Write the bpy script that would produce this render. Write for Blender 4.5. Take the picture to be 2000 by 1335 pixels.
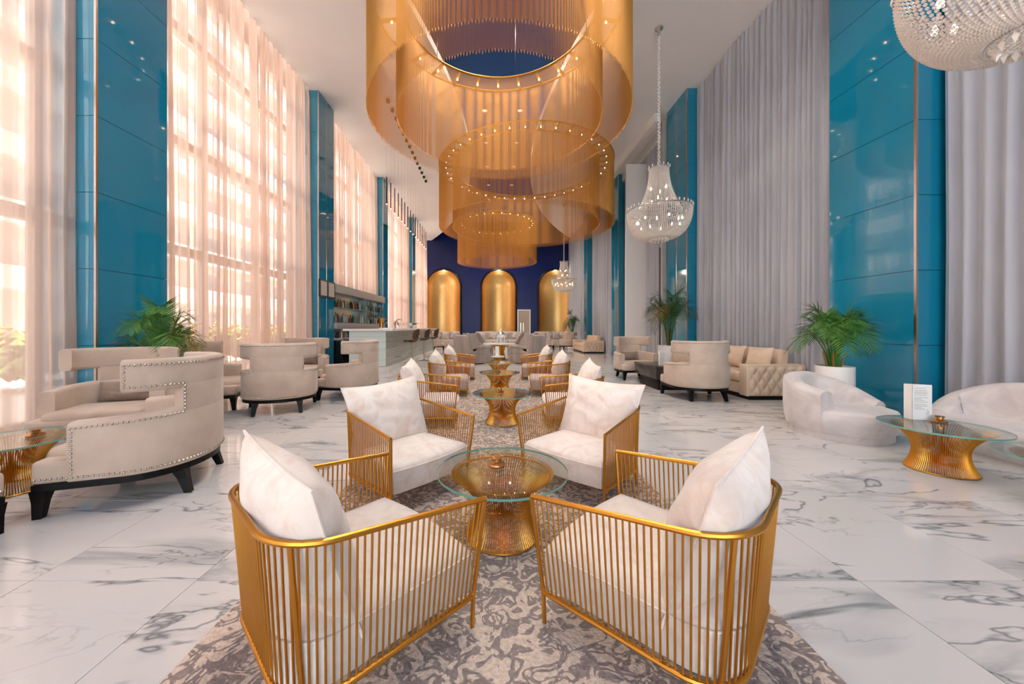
import bpy, math, random
from mathutils import Vector, Matrix
import numpy as np

for o in list(bpy.data.objects):
    bpy.data.objects.remove(o)
S = bpy.context.scene
COL = S.collection
PI = math.pi

# ------------------------------------------------------------------ camera
EYE = 1.15
cd = bpy.data.cameras.new('camera')
cd.sensor_width = 36.0
cd.lens = 700.0 / 2000.0 * 36.0
cd.shift_x = 33.0 / 2000.0
cd.shift_y = -27.5 / 2000.0
cd.clip_start = 0.05
cd.clip_end = 300
cam = bpy.data.objects.new('camera', cd)
cam.location = (0, 0, EYE)
cam.rotation_euler = (PI / 2, 0, 0)
COL.objects.link(cam)
S.camera = cam

# ------------------------------------------------------------------ world, sun, exposure
w = bpy.data.worlds.new('world')
S.world = w
w.use_nodes = True
bg = w.node_tree.nodes['Background']
bg.inputs[0].default_value = (0.95, 0.97, 1.0, 1)
bg.inputs[1].default_value = 2.3
sd = bpy.data.lights.new('sun', 'SUN')
sd.energy = 13.0
sd.angle = math.radians(1.0)
sd.color = (1.0, 0.95, 0.90)
sun = bpy.data.objects.new('sun', sd)
sun.rotation_euler = Vector((-0.34, 0.30, -0.89)).to_track_quat('-Z', 'Y').to_euler()
COL.objects.link(sun)
S.view_settings.view_transform = 'Standard'
S.view_settings.look = 'None'
S.view_settings.gamma = 1.0
S.view_settings.use_curve_mapping = False
S.view_settings.exposure = 1.17
S.cycles.use_denoising = True
S.cycles.use_adaptive_sampling = True
S.cycles.adaptive_threshold = 0.04
S.cycles.max_bounces = 8
S.cycles.diffuse_bounces = 5
S.cycles.glossy_bounces = 4
S.cycles.transmission_bounces = 8
S.cycles.transparent_max_bounces = 20
S.cycles.sample_clamp_indirect = 8
S.cycles.caustics_reflective = False
S.cycles.caustics_refractive = False


# ------------------------------------------------------------------ materials
MATS = {}


def lin(c):
    c = c / 255.0
    return c / 12.92 if c <= 0.04045 else ((c + 0.055) / 1.055) ** 2.4


def rgb(r, g, b):
    return (lin(r), lin(g), lin(b), 1.0)


def mat(name, col, rough=0.5, metal=0.0, spec=0.5, trans=0.0, ior=1.45, emit=None, es=0.0, coat=0.0, sheen=0.0, alpha=1.0):
    m = bpy.data.materials.new(name)
    m.use_nodes = True
    b = m.node_tree.nodes['Principled BSDF']
    b.inputs['Base Color'].default_value = col
    b.inputs['Roughness'].default_value = rough
    b.inputs['Metallic'].default_value = metal
    b.inputs['Specular IOR Level'].default_value = spec
    b.inputs['Transmission Weight'].default_value = trans
    b.inputs['IOR'].default_value = ior
    b.inputs['Coat Weight'].default_value = coat
    b.inputs['Coat Roughness'].default_value = 0.03
    b.inputs['Sheen Weight'].default_value = sheen
    b.inputs['Alpha'].default_value = alpha
    if emit:
        b.inputs['Emission Color'].default_value = emit
        b.inputs['Emission Strength'].default_value = es
    MATS[name] = m
    return m


def nd(m, typ, **kw):
    n = m.node_tree.nodes.new(typ)
    for k, v in kw.items():
        setattr(n, k, v)
    return n


def lk(m, a, ai, b, bi):
    m.node_tree.links.new(a.outputs[ai], b.inputs[bi])


def ramp(m, stops, interp='LINEAR'):
    n = nd(m, 'ShaderNodeValToRGB')
    n.color_ramp.interpolation = interp
    e = n.color_ramp.elements
    while len(e) < len(stops):
        e.new(0.5)
    for i, (p, c) in enumerate(stops):
        e[i].position = p
        e[i].color = c
    return n


def noise(m, scale, detail=3, rough=0.5, dist=0.0, coord='Object', mapscale=None, rot=None):
    t = nd(m, 'ShaderNodeTexCoord')
    n = nd(m, 'ShaderNodeTexNoise')
    n.inputs['Scale'].default_value = scale
    n.inputs['Detail'].default_value = detail
    n.inputs['Roughness'].default_value = rough
    n.inputs['Distortion'].default_value = dist
    if mapscale or rot:
        mp = nd(m, 'ShaderNodeMapping')
        if mapscale:
            mp.inputs['Scale'].default_value = mapscale
        if rot:
            mp.inputs['Rotation'].default_value = rot
        lk(m, t, coord, mp, 0)
        lk(m, mp, 0, n, 0)
    else:
        lk(m, t, coord, n, 0)
    return n


def mottled(name, c1, c2, scale, rough=0.6, lo=0.35, hi=0.65, bump=0.0, bscale=60, dist=0.0, mapscale=None, **kw):
    m = mat(name, c1, rough, **kw)
    b = m.node_tree.nodes['Principled BSDF']
    n = noise(m, scale, 4, 0.55, dist, mapscale=mapscale)
    r = ramp(m, [(lo, c1), (hi, c2)])
    lk(m, n, 0, r, 0)
    lk(m, r, 0, b, 'Base Color')
    if bump:
        n2 = noise(m, bscale, 2)
        bp = nd(m, 'ShaderNodeBump')
        bp.inputs['Strength'].default_value = bump
        bp.inputs['Distance'].default_value = 0.01
        lk(m, n2, 0, bp, 'Height')
        lk(m, bp, 0, b, 'Normal')
    return m


def brushed(name, col, rough, bstr=0.05, mapscale=(1, 1, 30), scale=20, col2=None):
    m = mat(name, col, rough, metal=1.0)
    b = m.node_tree.nodes['Principled BSDF']
    n = noise(m, scale, 3, mapscale=mapscale)
    bp = nd(m, 'ShaderNodeBump')
    bp.inputs['Strength'].default_value = bstr
    bp.inputs['Distance'].default_value = 0.01
    lk(m, n, 0, bp, 'Height')
    lk(m, bp, 0, b, 'Normal')
    if col2:
        r = ramp(m, [(0.35, col), (0.65, col2)])
        lk(m, n, 0, r, 0)
        lk(m, r, 0, b, 'Base Color')
    return m


def marble():
    m = mat('marble', rgb(225, 222, 220), 0.07, spec=0.5)
    b = m.node_tree.nodes['Principled BSDF']
    g = nd(m, 'ShaderNodeNewGeometry')
    oi = nd(m, 'ShaderNodeObjectInfo')
    cx = nd(m, 'ShaderNodeCombineXYZ')
    ml = nd(m, 'ShaderNodeMath', operation='MULTIPLY')
    ml.inputs[1].default_value = 43.0
    lk(m, oi, 'Random', ml, 0)
    lk(m, ml, 0, cx, 2)
    ad = nd(m, 'ShaderNodeVectorMath', operation='ADD')
    lk(m, g, 'Position', ad, 0)
    lk(m, cx, 0, ad, 1)
    mp = nd(m, 'ShaderNodeMapping')
    mp.inputs['Rotation'].default_value = (0, 0, 0.45)
    mp.inputs['Scale'].default_value = (0.75, 2.6, 1.0)
    lk(m, ad, 0, mp, 0)

    def vein(scale, width, dist, detail=5):
        n = nd(m, 'ShaderNodeTexNoise')
        n.inputs['Scale'].default_value = scale
        n.inputs['Detail'].default_value = detail
        n.inputs['Roughness'].default_value = 0.55
        n.inputs['Distortion'].default_value = dist
        lk(m, mp, 0, n, 0)
        s = nd(m, 'ShaderNodeMath', operation='SUBTRACT')
        s.inputs[1].default_value = 0.5
        lk(m, n, 0, s, 0)
        a = nd(m, 'ShaderNodeMath', operation='ABSOLUTE')
        lk(m, s, 0, a, 0)
        r = ramp(m, [(0.0, (1, 1, 1, 1)), (width, (0, 0, 0, 1))])
        lk(m, a, 0, r, 0)
        return r
    v1 = vein(0.62, 0.010, 0.55)
    v2 = vein(1.3, 0.009, 0.45)
    v3 = vein(0.6, 0.05, 0.8)
    mk = nd(m, 'ShaderNodeTexNoise')
    mk.inputs['Scale'].default_value = 1.1
    mk.inputs['Detail'].default_value = 2
    lk(m, mp, 0, mk, 0)
    mr = ramp(m, [(0.46, (0, 0, 0, 1)), (0.62, (1, 1, 1, 1))])
    lk(m, mk, 0, mr, 0)

    def mul(a, bb, k=None):
        x = nd(m, 'ShaderNodeMath', operation='MULTIPLY')
        lk(m, a, 0, x, 0)
        if bb is not None:
            lk(m, bb, 0, x, 1)
        else:
            x.inputs[1].default_value = k
        return x

    def add(a, bb):
        x = nd(m, 'ShaderNodeMath', operation='ADD', use_clamp=True)
        lk(m, a, 0, x, 0)
        lk(m, bb, 0, x, 1)
        return x
    inv = nd(m, 'ShaderNodeMath', operation='SUBTRACT')
    inv.inputs[0].default_value = 1.25
    inv.use_clamp = True
    lk(m, mr, 0, inv, 1)
    t = add(add(mul(mul(v1, inv), None, 0.8), mul(mul(v2, mr), None, 0.6)), mul(mul(v3, mr), None, 0.46))
    c = ramp(m, [(0.0, rgb(207, 203, 201)), (0.35, rgb(178, 176, 176)), (1.0, rgb(98, 100, 102))])
    lk(m, t, 0, c, 0)
    lk(m, c, 0, b, 'Base Color')
    return m


def rugmat():
    m = mat('rug_pile', rgb(190, 175, 160), 0.95, spec=0.1)
    b = m.node_tree.nodes['Principled BSDF']
    t = nd(m, 'ShaderNodeTexCoord')
    n = nd(m, 'ShaderNodeTexNoise')
    n.inputs['Scale'].default_value = 12.0
    n.inputs['Detail'].default_value = 2.0
    n.inputs['Roughness'].default_value = 0.5
    n.inputs['Distortion'].default_value = 1.9
    lk(m, t, 'Object', n, 0)
    r = ramp(m, [(0.0, rgb(214, 196, 180)), (0.40, rgb(208, 188, 172)), (0.462, rgb(212, 194, 178)), (0.477, rgb(156, 143, 137)), (0.55, rgb(142, 128, 124)),
                 (0.622, rgb(150, 137, 131)), (0.636, rgb(208, 190, 174)), (1.0, rgb(200, 180, 164))])
    lk(m, n, 0, r, 0)
    n2 = nd(m, 'ShaderNodeTexNoise')
    n2.inputs['Scale'].default_value = 60
    n2.inputs['Detail'].default_value = 3
    lk(m, t, 'Object', n2, 0)
    r2 = ramp(m, [(0.3, (0.82, 0.82, 0.82, 1)), (0.7, (1.12, 1.1, 1.08, 1))])
    lk(m, n2, 0, r2, 0)
    mx = nd(m, 'ShaderNodeMix', data_type='RGBA', blend_type='MULTIPLY')
    mx.inputs[0].default_value = 1.0
    m.node_tree.links.new(r.outputs[0], mx.inputs[6])
    m.node_tree.links.new(r2.outputs[0], mx.inputs[7])
    m.node_tree.links.new(mx.outputs[2], b.inputs['Base Color'])
    bp = nd(m, 'ShaderNodeBump')
    bp.inputs['Strength'].default_value = 0.6
    bp.inputs['Distance'].default_value = 0.01
    lk(m, n2, 0, bp, 'Height')
    lk(m, bp, 0, b, 'Normal')
    return m


def sheer(name, col, transp, trl=0.55):
    m = bpy.data.materials.new(name)
    m.use_nodes = True
    nt = m.node_tree
    nt.nodes.clear()
    out = nt.nodes.new('ShaderNodeOutputMaterial')
    tr = nt.nodes.new('ShaderNodeBsdfTransparent')
    tr.inputs[0].default_value = (1, 0.97, 0.94, 1)
    tl = nt.nodes.new('ShaderNodeBsdfTranslucent')
    tl.inputs[0].default_value = col
    df = nt.nodes.new('ShaderNodeBsdfDiffuse')
    df.inputs[0].default_value = col
    m1 = nt.nodes.new('ShaderNodeMixShader')
    m1.inputs[0].default_value = trl
    nt.links.new(df.outputs[0], m1.inputs[1])
    nt.links.new(tl.outputs[0], m1.inputs[2])
    m2 = nt.nodes.new('ShaderNodeMixShader')
    # denser at glancing angles, as a woven sheer is
    lw = nt.nodes.new('ShaderNodeLayerWeight')
    lw.inputs[0].default_value = 0.35
    mr = nt.nodes.new('ShaderNodeMapRange')
    mr.inputs[1].default_value = 0.0
    mr.inputs[2].default_value = 1.0
    mr.inputs[3].default_value = 1.0 - transp
    mr.inputs[4].default_value = 1.0 - transp * 0.45
    nt.links.new(lw.outputs['Facing'], mr.inputs[0])
    # gathered fabric: bands of closer and looser weave running down the drop
    tc = nt.nodes.new('ShaderNodeTexCoord')
    mp = nt.nodes.new('ShaderNodeMapping')
    mp.inputs['Scale'].default_value = (0.0, 9.0, 0.06)
    nz = nt.nodes.new('ShaderNodeTexNoise')
    nz.inputs['Scale'].default_value = 1.0
    nz.inputs['Detail'].default_value = 3.0
    nt.links.new(tc.outputs['Object'], mp.inputs[0])
    nt.links.new(mp.outputs[0], nz.inputs[0])
    m3 = nt.nodes.new('ShaderNodeMapRange')
    m3.inputs[1].default_value = 0.35
    m3.inputs[2].default_value = 0.65
    m3.inputs[3].default_value = -0.22
    m3.inputs[4].default_value = 0.24
    nt.links.new(nz.outputs[0], m3.inputs[0])
    sm = nt.nodes.new('ShaderNodeMath')
    sm.operation = 'ADD'
    sm.use_clamp = True
    nt.links.new(mr.outputs[0], sm.inputs[0])
    nt.links.new(m3.outputs[0], sm.inputs[1])
    nt.links.new(sm.outputs[0], m2.inputs[0])
    nt.links.new(tr.outputs[0], m2.inputs[1])
    nt.links.new(m1.outputs[0], m2.inputs[2])
    nt.links.new(m2.outputs[0], out.inputs[0])
    MATS[name] = m
    return m


def paneglass(name, tint, gloss=0.08):
    m = bpy.data.materials.new(name)
    m.use_nodes = True
    nt = m.node_tree
    nt.nodes.clear()
    out = nt.nodes.new('ShaderNodeOutputMaterial')
    tr = nt.nodes.new('ShaderNodeBsdfTransparent')
    tr.inputs[0].default_value = tint
    gl = nt.nodes.new('ShaderNodeBsdfGlossy')
    gl.inputs['Roughness'].default_value = 0.02
    lw = nt.nodes.new('ShaderNodeLayerWeight')
    lw.inputs[0].default_value = 0.5
    pw = nt.nodes.new('ShaderNodeMath')
    pw.operation = 'POWER'
    pw.inputs[1].default_value = 5.0
    nt.links.new(lw.outputs['Facing'], pw.inputs[0])
    fr = nt.nodes.new('ShaderNodeMapRange')
    fr.inputs[3].default_value = gloss * 0.4
    fr.inputs[4].default_value = 0.9
    nt.links.new(pw.outputs[0], fr.inputs[0])
    mx = nt.nodes.new('ShaderNodeMixShader')
    nt.links.new(fr.outputs[0], mx.inputs[0])
    nt.links.new(tr.outputs[0], mx.inputs[1])
    nt.links.new(gl.outputs[0], mx.inputs[2])
    nt.links.new(mx.outputs[0], out.inputs[0])
    MATS[name] = m
    return m


marble()
rugmat()
mat('grout', rgb(150, 146, 142), 0.6)
mottled('ceiling_paint', rgb(238, 233, 230), rgb(234, 228, 225), 0.6, 0.7)
mat('white_paint', rgb(232, 228, 224), 0.45)
mottled('navy_wall', rgb(4, 26, 88), rgb(6, 30, 96), 0.5, 0.35)
mottled('recess_blue', rgb(6, 84, 152), rgb(8, 92, 160), 0.4, 0.6)
mottled('teal_glass', rgb(18, 126, 158), rgb(24, 132, 164), 0.3, 0.05, coat=0.6)
mat('teal_joint', rgb(0, 60, 80), 0.4)
mat('steel', rgb(200, 196, 192), 0.22, metal=1.0)
mat('dark_metal', rgb(58, 46, 40), 0.4, metal=0.6)
brushed('gold_frame', rgb(206, 148, 62), 0.33, 0.03)
brushed('gold_wire', rgb(204, 142, 54), 0.34, 0.03)
brushed('gold_niche', rgb(238, 198, 134), 0.34, 0.10, (14, 14, 0.6), 6, rgb(222, 178, 106))
mat('chain_gold', rgb(200, 140, 66), 0.45, metal=0.6)
mat('hoop_gold', rgb(186, 132, 48), 0.35, metal=0.9)
mat('brass', rgb(196, 146, 92), 0.25, metal=1.0)
mottled('white_velvet', rgb(240, 228, 218), rgb(222, 200, 184), 7.0, 0.8, 0.42, 0.72, bump=0.12, bscale=30, dist=1.2, sheen=0.5)
mottled('beige_suede', rgb(202, 182, 164), rgb(186, 165, 147), 4.0, 0.75, bump=0.04, bscale=40, sheen=0.3)
mottled('taupe_velvet', rgb(150, 130, 116), rgb(128, 108, 96), 9.0, 0.7, sheen=0.4)
mottled('silver_velvet', rgb(214, 206, 202), rgb(190, 182, 180), 3.2, 0.62, 0.35, 0.7, bump=0.05, bscale=20, dist=1.5, sheen=0.5)
mottled('grey_velvet', rgb(172, 158, 148), rgb(152, 138, 128), 6.0, 0.7, mapscale=(1, 1, 0.2), sheen=0.4)
mottled('cream_leather', rgb(222, 198, 172), rgb(212, 186, 160), 3.0, 0.42, bump=0.05, bscale=150)
mottled('pale_fabric', rgb(206, 194, 186), rgb(190, 176, 168), 6.0, 0.8)
mottled('black_wood', rgb(12, 10, 10), rgb(20, 17, 16), 6.0, 0.35, mapscale=(1, 8, 1), spec=0.2)
mottled('dark_veneer', rgb(58, 54, 52), rgb(76, 70, 66), 5.0, 0.22, mapscale=(8, 1, 1))
mat('nail', rgb(196, 182, 168), 0.28, metal=1.0)
sheer('sheer_fabric', rgb(220, 194, 180), 0.29, 0.58)
mottled('grey_drape', rgb(180, 182, 190), rgb(168, 170, 178), 2.0, 0.8, mapscale=(3, 3, 0.3), sheen=0.3)
paneglass('window_glass', (0.97, 0.99, 1.0, 1))
paneglass('table_glass', (0.93, 0.98, 0.965, 1), 0.12)
mat('glass_edge', rgb(120, 190, 180), 0.1, trans=0.3)
mat('crystal', rgb(250, 240, 230), 0.06, trans=0.2, ior=1.55, spec=0.8)
mat('bulb_warm', rgb(255, 214, 160), 0.4, emit=(1.0, 0.76, 0.45, 1), es=20)
mat('bulb_white', rgb(255, 240, 220), 0.4, emit=(1.0, 0.84, 0.62, 1), es=2.6)
mat('added_lens_glow', rgb(255, 235, 205), 0.4, emit=(1.0, 0.86, 0.66, 1), es=0.4)  # faint glow for the lenses of the added recess lamps
mottled('leaf', rgb(52, 104, 34), rgb(84, 132, 48), 6.0, 0.5)
mottled('leaf_dark', rgb(36, 74, 36), rgb(58, 98, 44), 6.0, 0.5)
mat('leaf_dry', rgb(134, 112, 50), 0.6)
mat('soil', rgb(70, 50, 38), 0.9)
mat('pot_white', rgb(236, 232, 228), 0.3)
mat('paper', rgb(242, 242, 240), 0.6)
mat('ink', rgb(120, 118, 116), 0.7)
mottled('bar_stone', rgb(190, 190, 182), rgb(160, 164, 156), 3.0, 0.35, mapscale=(0.6, 0.6, 14))
mottled('bar_glass', rgb(212, 226, 222), rgb(200, 218, 214), 2.0, 0.2, mapscale=(0.5, 0.5, 9))
mat('bar_top', rgb(228, 224, 220), 0.25)
mat('bar_grey', rgb(168, 162, 158), 0.45)
mat('mirror_teal', rgb(206, 228, 226), 0.12, metal=0.5)
mat('shelf_glass', rgb(120, 140, 140), 0.15)
mat('fridge_black', rgb(18, 20, 24), 0.25)
mat('stool_brown', rgb(84, 56, 34), 0.3)
mat('chrome', rgb(210, 208, 206), 0.12, metal=1.0)
mat('frame_black', rgb(24, 22, 22), 0.35)
mat('frame_art', rgb(196, 188, 180), 0.6)
mottled('door_wood', rgb(196, 180, 160), rgb(180, 164, 144), 4.0, 0.5, mapscale=(6, 1, 0.5))
mat('arch_black', rgb(14, 14, 26), 0.3)
mat('mullion', rgb(196, 182, 170), 0.5)
mottled('terrace_stone', rgb(222, 214, 206), rgb(212, 202, 194), 1.5, 0.8)
mottled('facade', rgb(206, 192, 184), rgb(196, 182, 174), 0.8, 0.85)
mat('facade_dark', rgb(120, 124, 132), 0.3)
mottled('hedge_green', rgb(74, 104, 48), rgb(108, 130, 66), 9.0, 0.8)
mat('flower_orange', rgb(236, 160, 60), 0.7)
BOT = []
for i, (c, tr) in enumerate([((120, 62, 26), .2), ((206, 216, 212), .5), ((44, 70, 48), .2), ((176, 120, 50), .3), ((225, 222, 214), .1), ((30, 26, 26), 0), ((140, 40, 34), .1), ((120, 160, 164), .4)]):
    BOT.append(mat('bottle_%d' % i, rgb(*c), 0.1, trans=tr))


# ------------------------------------------------------------------ mesh builder
class MB:
    def __init__(self):
        self.v = []
        self.f = []
        self.fm = []
        self.mi = 0

    def add(self, vs, fs):
        n = len(self.v)
        self.v.extend([tuple(p) for p in vs])
        self.f.extend([tuple(i + n for i in f) for f in fs])
        self.fm.extend([self.mi] * len(fs))
        return self

    def box(self, x0, x1, y0, y1, z0, z1, M=None, bev=0.0):
        if bev > 0:
            return self.rbox(x0, x1, y0, y1, z0, z1, bev, M)
        vs = [Vector((x, y, z)) for z in (z0, z1) for y in (y0, y1) for x in (x0, x1)]
        if M:
            vs = [M @ p for p in vs]
        return self.add(vs, [(0, 2, 3, 1), (4, 5, 7, 6), (0, 1, 5, 4), (2, 6, 7, 3), (0, 4, 6, 2), (1, 3, 7, 5)])

    def rbox(self, x0, x1, y0, y1, z0, z1, r, M=None, seg=3):
        # rounded box: subdivided cube pushed to rounded corners
        hx, hy, hz = (x1 - x0) / 2, (y1 - y0) / 2, (z1 - z0) / 2
        c = Vector(((x0 + x1) / 2, (y0 + y1) / 2, (z0 + z1) / 2))
        r = min(r, hx, hy, hz)

        def ts(h):
            a = [(-h) + r * (1 - math.cos(i / seg * PI / 2)) for i in range(seg + 1)]
            b = [-t for t in reversed(a)]
            if abs(a[-1] - b[0]) < 1e-6:
                b = b[1:]
            return a + b
        idx = {}
        vs = []
        fs = []

        def vid(p):
            k = (round(p[0], 5), round(p[1], 5), round(p[2], 5))
            if k not in idx:
                q = Vector(p)
                inn = Vector((max(-hx + r, min(hx - r, q.x)), max(-hy + r, min(hy - r, q.y)), max(-hz + r, min(hz - r, q.z))))
                d = q - inn
                if d.length > 1e-9:
                    q = inn + d.normalized() * r
                q = q + c
                if M:
                    q = M @ q
                idx[k] = len(vs)
                vs.append(q)
            return idx[k]
        X, Y, Z = ts(hx), ts(hy), ts(hz)
        for (A, B, ax, h) in ((X, Y, 2, hz), (Y, Z, 0, hx), (Z, X, 1, hy)):
            for sgn in (-1, 1):
                for i in range(len(A) - 1):
                    for j in range(len(B) - 1):
                        q = []
                        for (a, b) in ((A[i], B[j]), (A[i + 1], B[j]), (A[i + 1], B[j + 1]), (A[i], B[j + 1])):
                            p = [0, 0, 0]
                            p[(ax + 1) % 3] = a
                            p[(ax + 2) % 3] = b
                            p[ax] = h * sgn
                            q.append(vid(p))
                        if sgn < 0:
                            q.reverse()
                        fs.append(tuple(q))
        return self.add(vs, fs)

    def tube(self, pts, r, n=6, closed=False, cap=True):
        pts = [Vector(p) for p in pts]
        m = len(pts)
        rr = r if isinstance(r, (list, tuple)) else [r] * m
        rings = []
        prev = None
        for i in range(m):
            if closed:
                t = pts[(i + 1) % m] - pts[i - 1]
            else:
                t = pts[min(i + 1, m - 1)] - pts[max(i - 1, 0)]
            t.normalize()
            if prev is None:
                up = Vector((0, 0, 1)) if abs(t.z) < 0.95 else Vector((1, 0, 0))
                a = t.cross(up).normalized()
            else:
                a = (prev - t * prev.dot(t)).normalized()
            prev = a
            b = t.cross(a)
            rings.append([pts[i] + (a * math.cos(2 * PI * k / n) + b * math.sin(2 * PI * k / n)) * rr[i] for k in range(n)])
        vs = [p for rg in rings for p in rg]
        fs = []
        for i in range(m if closed else m - 1):
            j = (i + 1) % m
            for k in range(n):
                k2 = (k + 1) % n
                fs.append((i * n + k, i * n + k2, j * n + k2, j * n + k))
        if cap and not closed:
            fs.append(tuple(range(n - 1, -1, -1)))
            fs.append(tuple((m - 1) * n + k for k in range(n)))
        return self.add(vs, fs)

    def lathe(self, prof, n=24, c=(0, 0, 0), cap=True):
        vs = []
        for (r, z) in prof:
            for k in range(n):
                a = 2 * PI * k / n
                vs.append((c[0] + r * math.cos(a), c[1] + r * math.sin(a), c[2] + z))
        fs = []
        for i in range(len(prof) - 1):
            for k in range(n):
                k2 = (k + 1) % n
                fs.append((i * n + k, i * n + k2, (i + 1) * n + k2, (i + 1) * n + k))
        if cap:
            fs.append(tuple(range(n - 1, -1, -1)))
            fs.append(tuple((len(prof) - 1) * n + k for k in range(n)))
        return self.add(vs, fs)

    def grid(self, fn, nu, nv, flip=False):
        vs = [fn(i / nu, j / nv) for j in range(nv + 1) for i in range(nu + 1)]
        fs = []
        for j in range(nv):
            for i in range(nu):
                a = j * (nu + 1) + i
                q = (a, a + 1, a + nu + 2, a + nu + 1)
                fs.append(q[::-1] if flip else q)
        return self.add(vs, fs)

    def prism(self, poly, z0, z1, M=None):
        n = len(poly)
        vs = [Vector((x, y, z0)) for x, y in poly] + [Vector((x, y, z1)) for x, y in poly]
        if M:
            vs = [M @ p for p in vs]
        fs = [tuple(range(n - 1, -1, -1)), tuple(range(n, 2 * n))]
        for i in range(n):
            j = (i + 1) % n
            fs.append((i, j, n + j, n + i))
        return self.add(vs, fs)

    def octa(self, p, rx, rz, rot=0.0):
        x, y, z = p
        c, s = math.cos(rot) * rx, math.sin(rot) * rx
        return self.add([(x + c, y + s, z), (x - s, y + c, z), (x - c, y - s, z), (x + s, y - c, z), (x, y, z + rz), (x, y, z - rz)],
                        [(0, 1, 4), (1, 2, 4), (2, 3, 4), (3, 0, 4), (1, 0, 5), (2, 1, 5), (3, 2, 5), (0, 3, 5)])

    def sweep(self, path, sec, closed_sec=True, caps=True):
        # path: list of (pos Vector, normal Vector (outward), height fn handled by sec) ; sec(i)-> list of (n,z)
        rings = []
        for i, (p, nrm) in enumerate(path):
            rings.append([(p[0] + nrm[0] * a, p[1] + nrm[1] * a, b) for a, b in sec(i)])
        n = len(rings[0])
        vs = [q for r in rings for q in r]
        fs = []
        for i in range(len(rings) - 1):
            for k in range(n):
                k2 = (k + 1) % n
                fs.append((i * n + k, (i + 1) * n + k, (i + 1) * n + k2, i * n + k2))
        if caps:
            fs.append(tuple(range(n)))
            fs.append(tuple((len(rings) - 1) * n + k for k in range(n - 1, -1, -1)))
        return self.add(vs, fs)

    def mesh(self, name, mats, smooth=True, angle=40):
        me = bpy.data.meshes.new(name)
        me.from_pydata(self.v, [], self.f)
        for mm in (mats if isinstance(mats, (list, tuple)) else [mats]):
            me.materials.append(MATS[mm] if isinstance(mm, str) else mm)
        if any(self.fm):
            me.polygons.foreach_set('material_index', self.fm)
        if smooth:
            me.polygons.foreach_set('use_smooth', [True] * len(me.polygons))
            try:
                me.set_sharp_from_angle(angle=math.radians(angle))
            except Exception:
                pass
        me.update()
        return me

    def build(self, name, mats, parent=None, smooth=True, angle=40):
        return link(name, self.mesh(name, mats, smooth, angle), parent)


def link(name, me, parent=None, loc=None, rz=None, scale=None):
    o = bpy.data.objects.new(name, me)
    COL.objects.link(o)
    if parent:
        o.parent = parent
    if loc is not None:
        o.location = loc
    if rz is not None:
        o.rotation_euler = (0, 0, rz)
    if scale is not None:
        o.scale = scale
    return o


def tag(o, label=None, cat=None, group=None, kind=None):
    if label:
        o['label'] = label
    if cat:
        o['category'] = cat
    if group:
        o['group'] = group
    if kind:
        o['kind'] = kind
    return o


def thing(name, label, cat, loc=(0, 0, 0), rz=0.0, group=None, scale=None):
    o = bpy.data.objects.new(name, None)
    o.empty_display_size = 0.1
    COL.objects.link(o)
    o.location = loc
    o.rotation_euler = (0, 0, rz)
    if scale:
        o.scale = (scale,) * 3 if not isinstance(scale, (tuple, list)) else scale
    return tag(o, label, cat, group)


def copy_tree(src, label=None, loc=None, rz=None, parent=None, scale=None):
    c = src.copy()
    COL.objects.link(c)
    c.parent = parent
    if label:
        c['label'] = label
    if loc is not None:
        c.location = loc
    if rz is not None:
        c.rotation_euler = (0, 0, rz)
    if scale is not None:
        c.scale = (scale,) * 3
    for ch in src.children:
        copy_tree(ch, parent=c)
    return c


def yaw(fx, fy):
    return math.atan2(-fx, fy)


def stuff(o):
    o['kind'] = 'stuff'
    return o


def structure(o):
    o['kind'] = 'structure'
    return o


# ================================================================== SETTING
CEIL = 7.2
DOWN = 130.0                   # power of each made-up recess downlight
XL, XR = -4.78, 5.12          # curtain planes
YB = 24.8                      # back wall
Y0 = -8.0                      # room edge behind the camera

# ---- floor of marble tiles
fl = structure(MB().box(-5.6, 5.9, Y0, YB + 0.3, -0.12, -0.012).build('floor', 'grout'))
TS = 0.7535
tile_me = MB().rbox(-TS / 2 + 0.0012, TS / 2 - 0.0012, -TS / 2 + 0.0012, TS / 2 - 0.0012, -0.012, 0.0, 0.0012, seg=1).mesh('tile', 'marble', smooth=False)
cells = []
for i in range(-6, 10):
    for j in range(-12, 33):
        x = -1.36 + TS * (i + 0.5)
        y = 1.633 + TS * (j + 0.5)
        if -5.5 < x < 5.8 and y < YB and y > Y0:
            # seen size in the photograph
            vis = y > 0.9 and abs(x) / max(y, .1) < 1.55
            cells.append((0 if vis else 1, y, x))
cells.sort()
rest = MB()
for k, (vv, y, x) in enumerate(cells):
    if k < 290 and vv == 0:
        link('tile', tile_me, fl, (x, y, 0))
    else:
        rest.box(x - TS / 2 + 0.0012, x + TS / 2 - 0.0012, y - TS / 2 + 0.0012, y + TS / 2 - 0.0012, -0.012, 0)
stuff(rest.build('far_tiles', 'marble', fl, smooth=False))


# ---- ceiling: two lens shaped white wings around a blue recess
def xl(y):
    return -0.87 - (y - 11.8) ** 2 / (2 * (17.5 if y < 11.8 else 24.0))


def xr(y):
    return 1.27 + (y - 12.0) ** 2 / (2 * 19.5)


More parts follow.
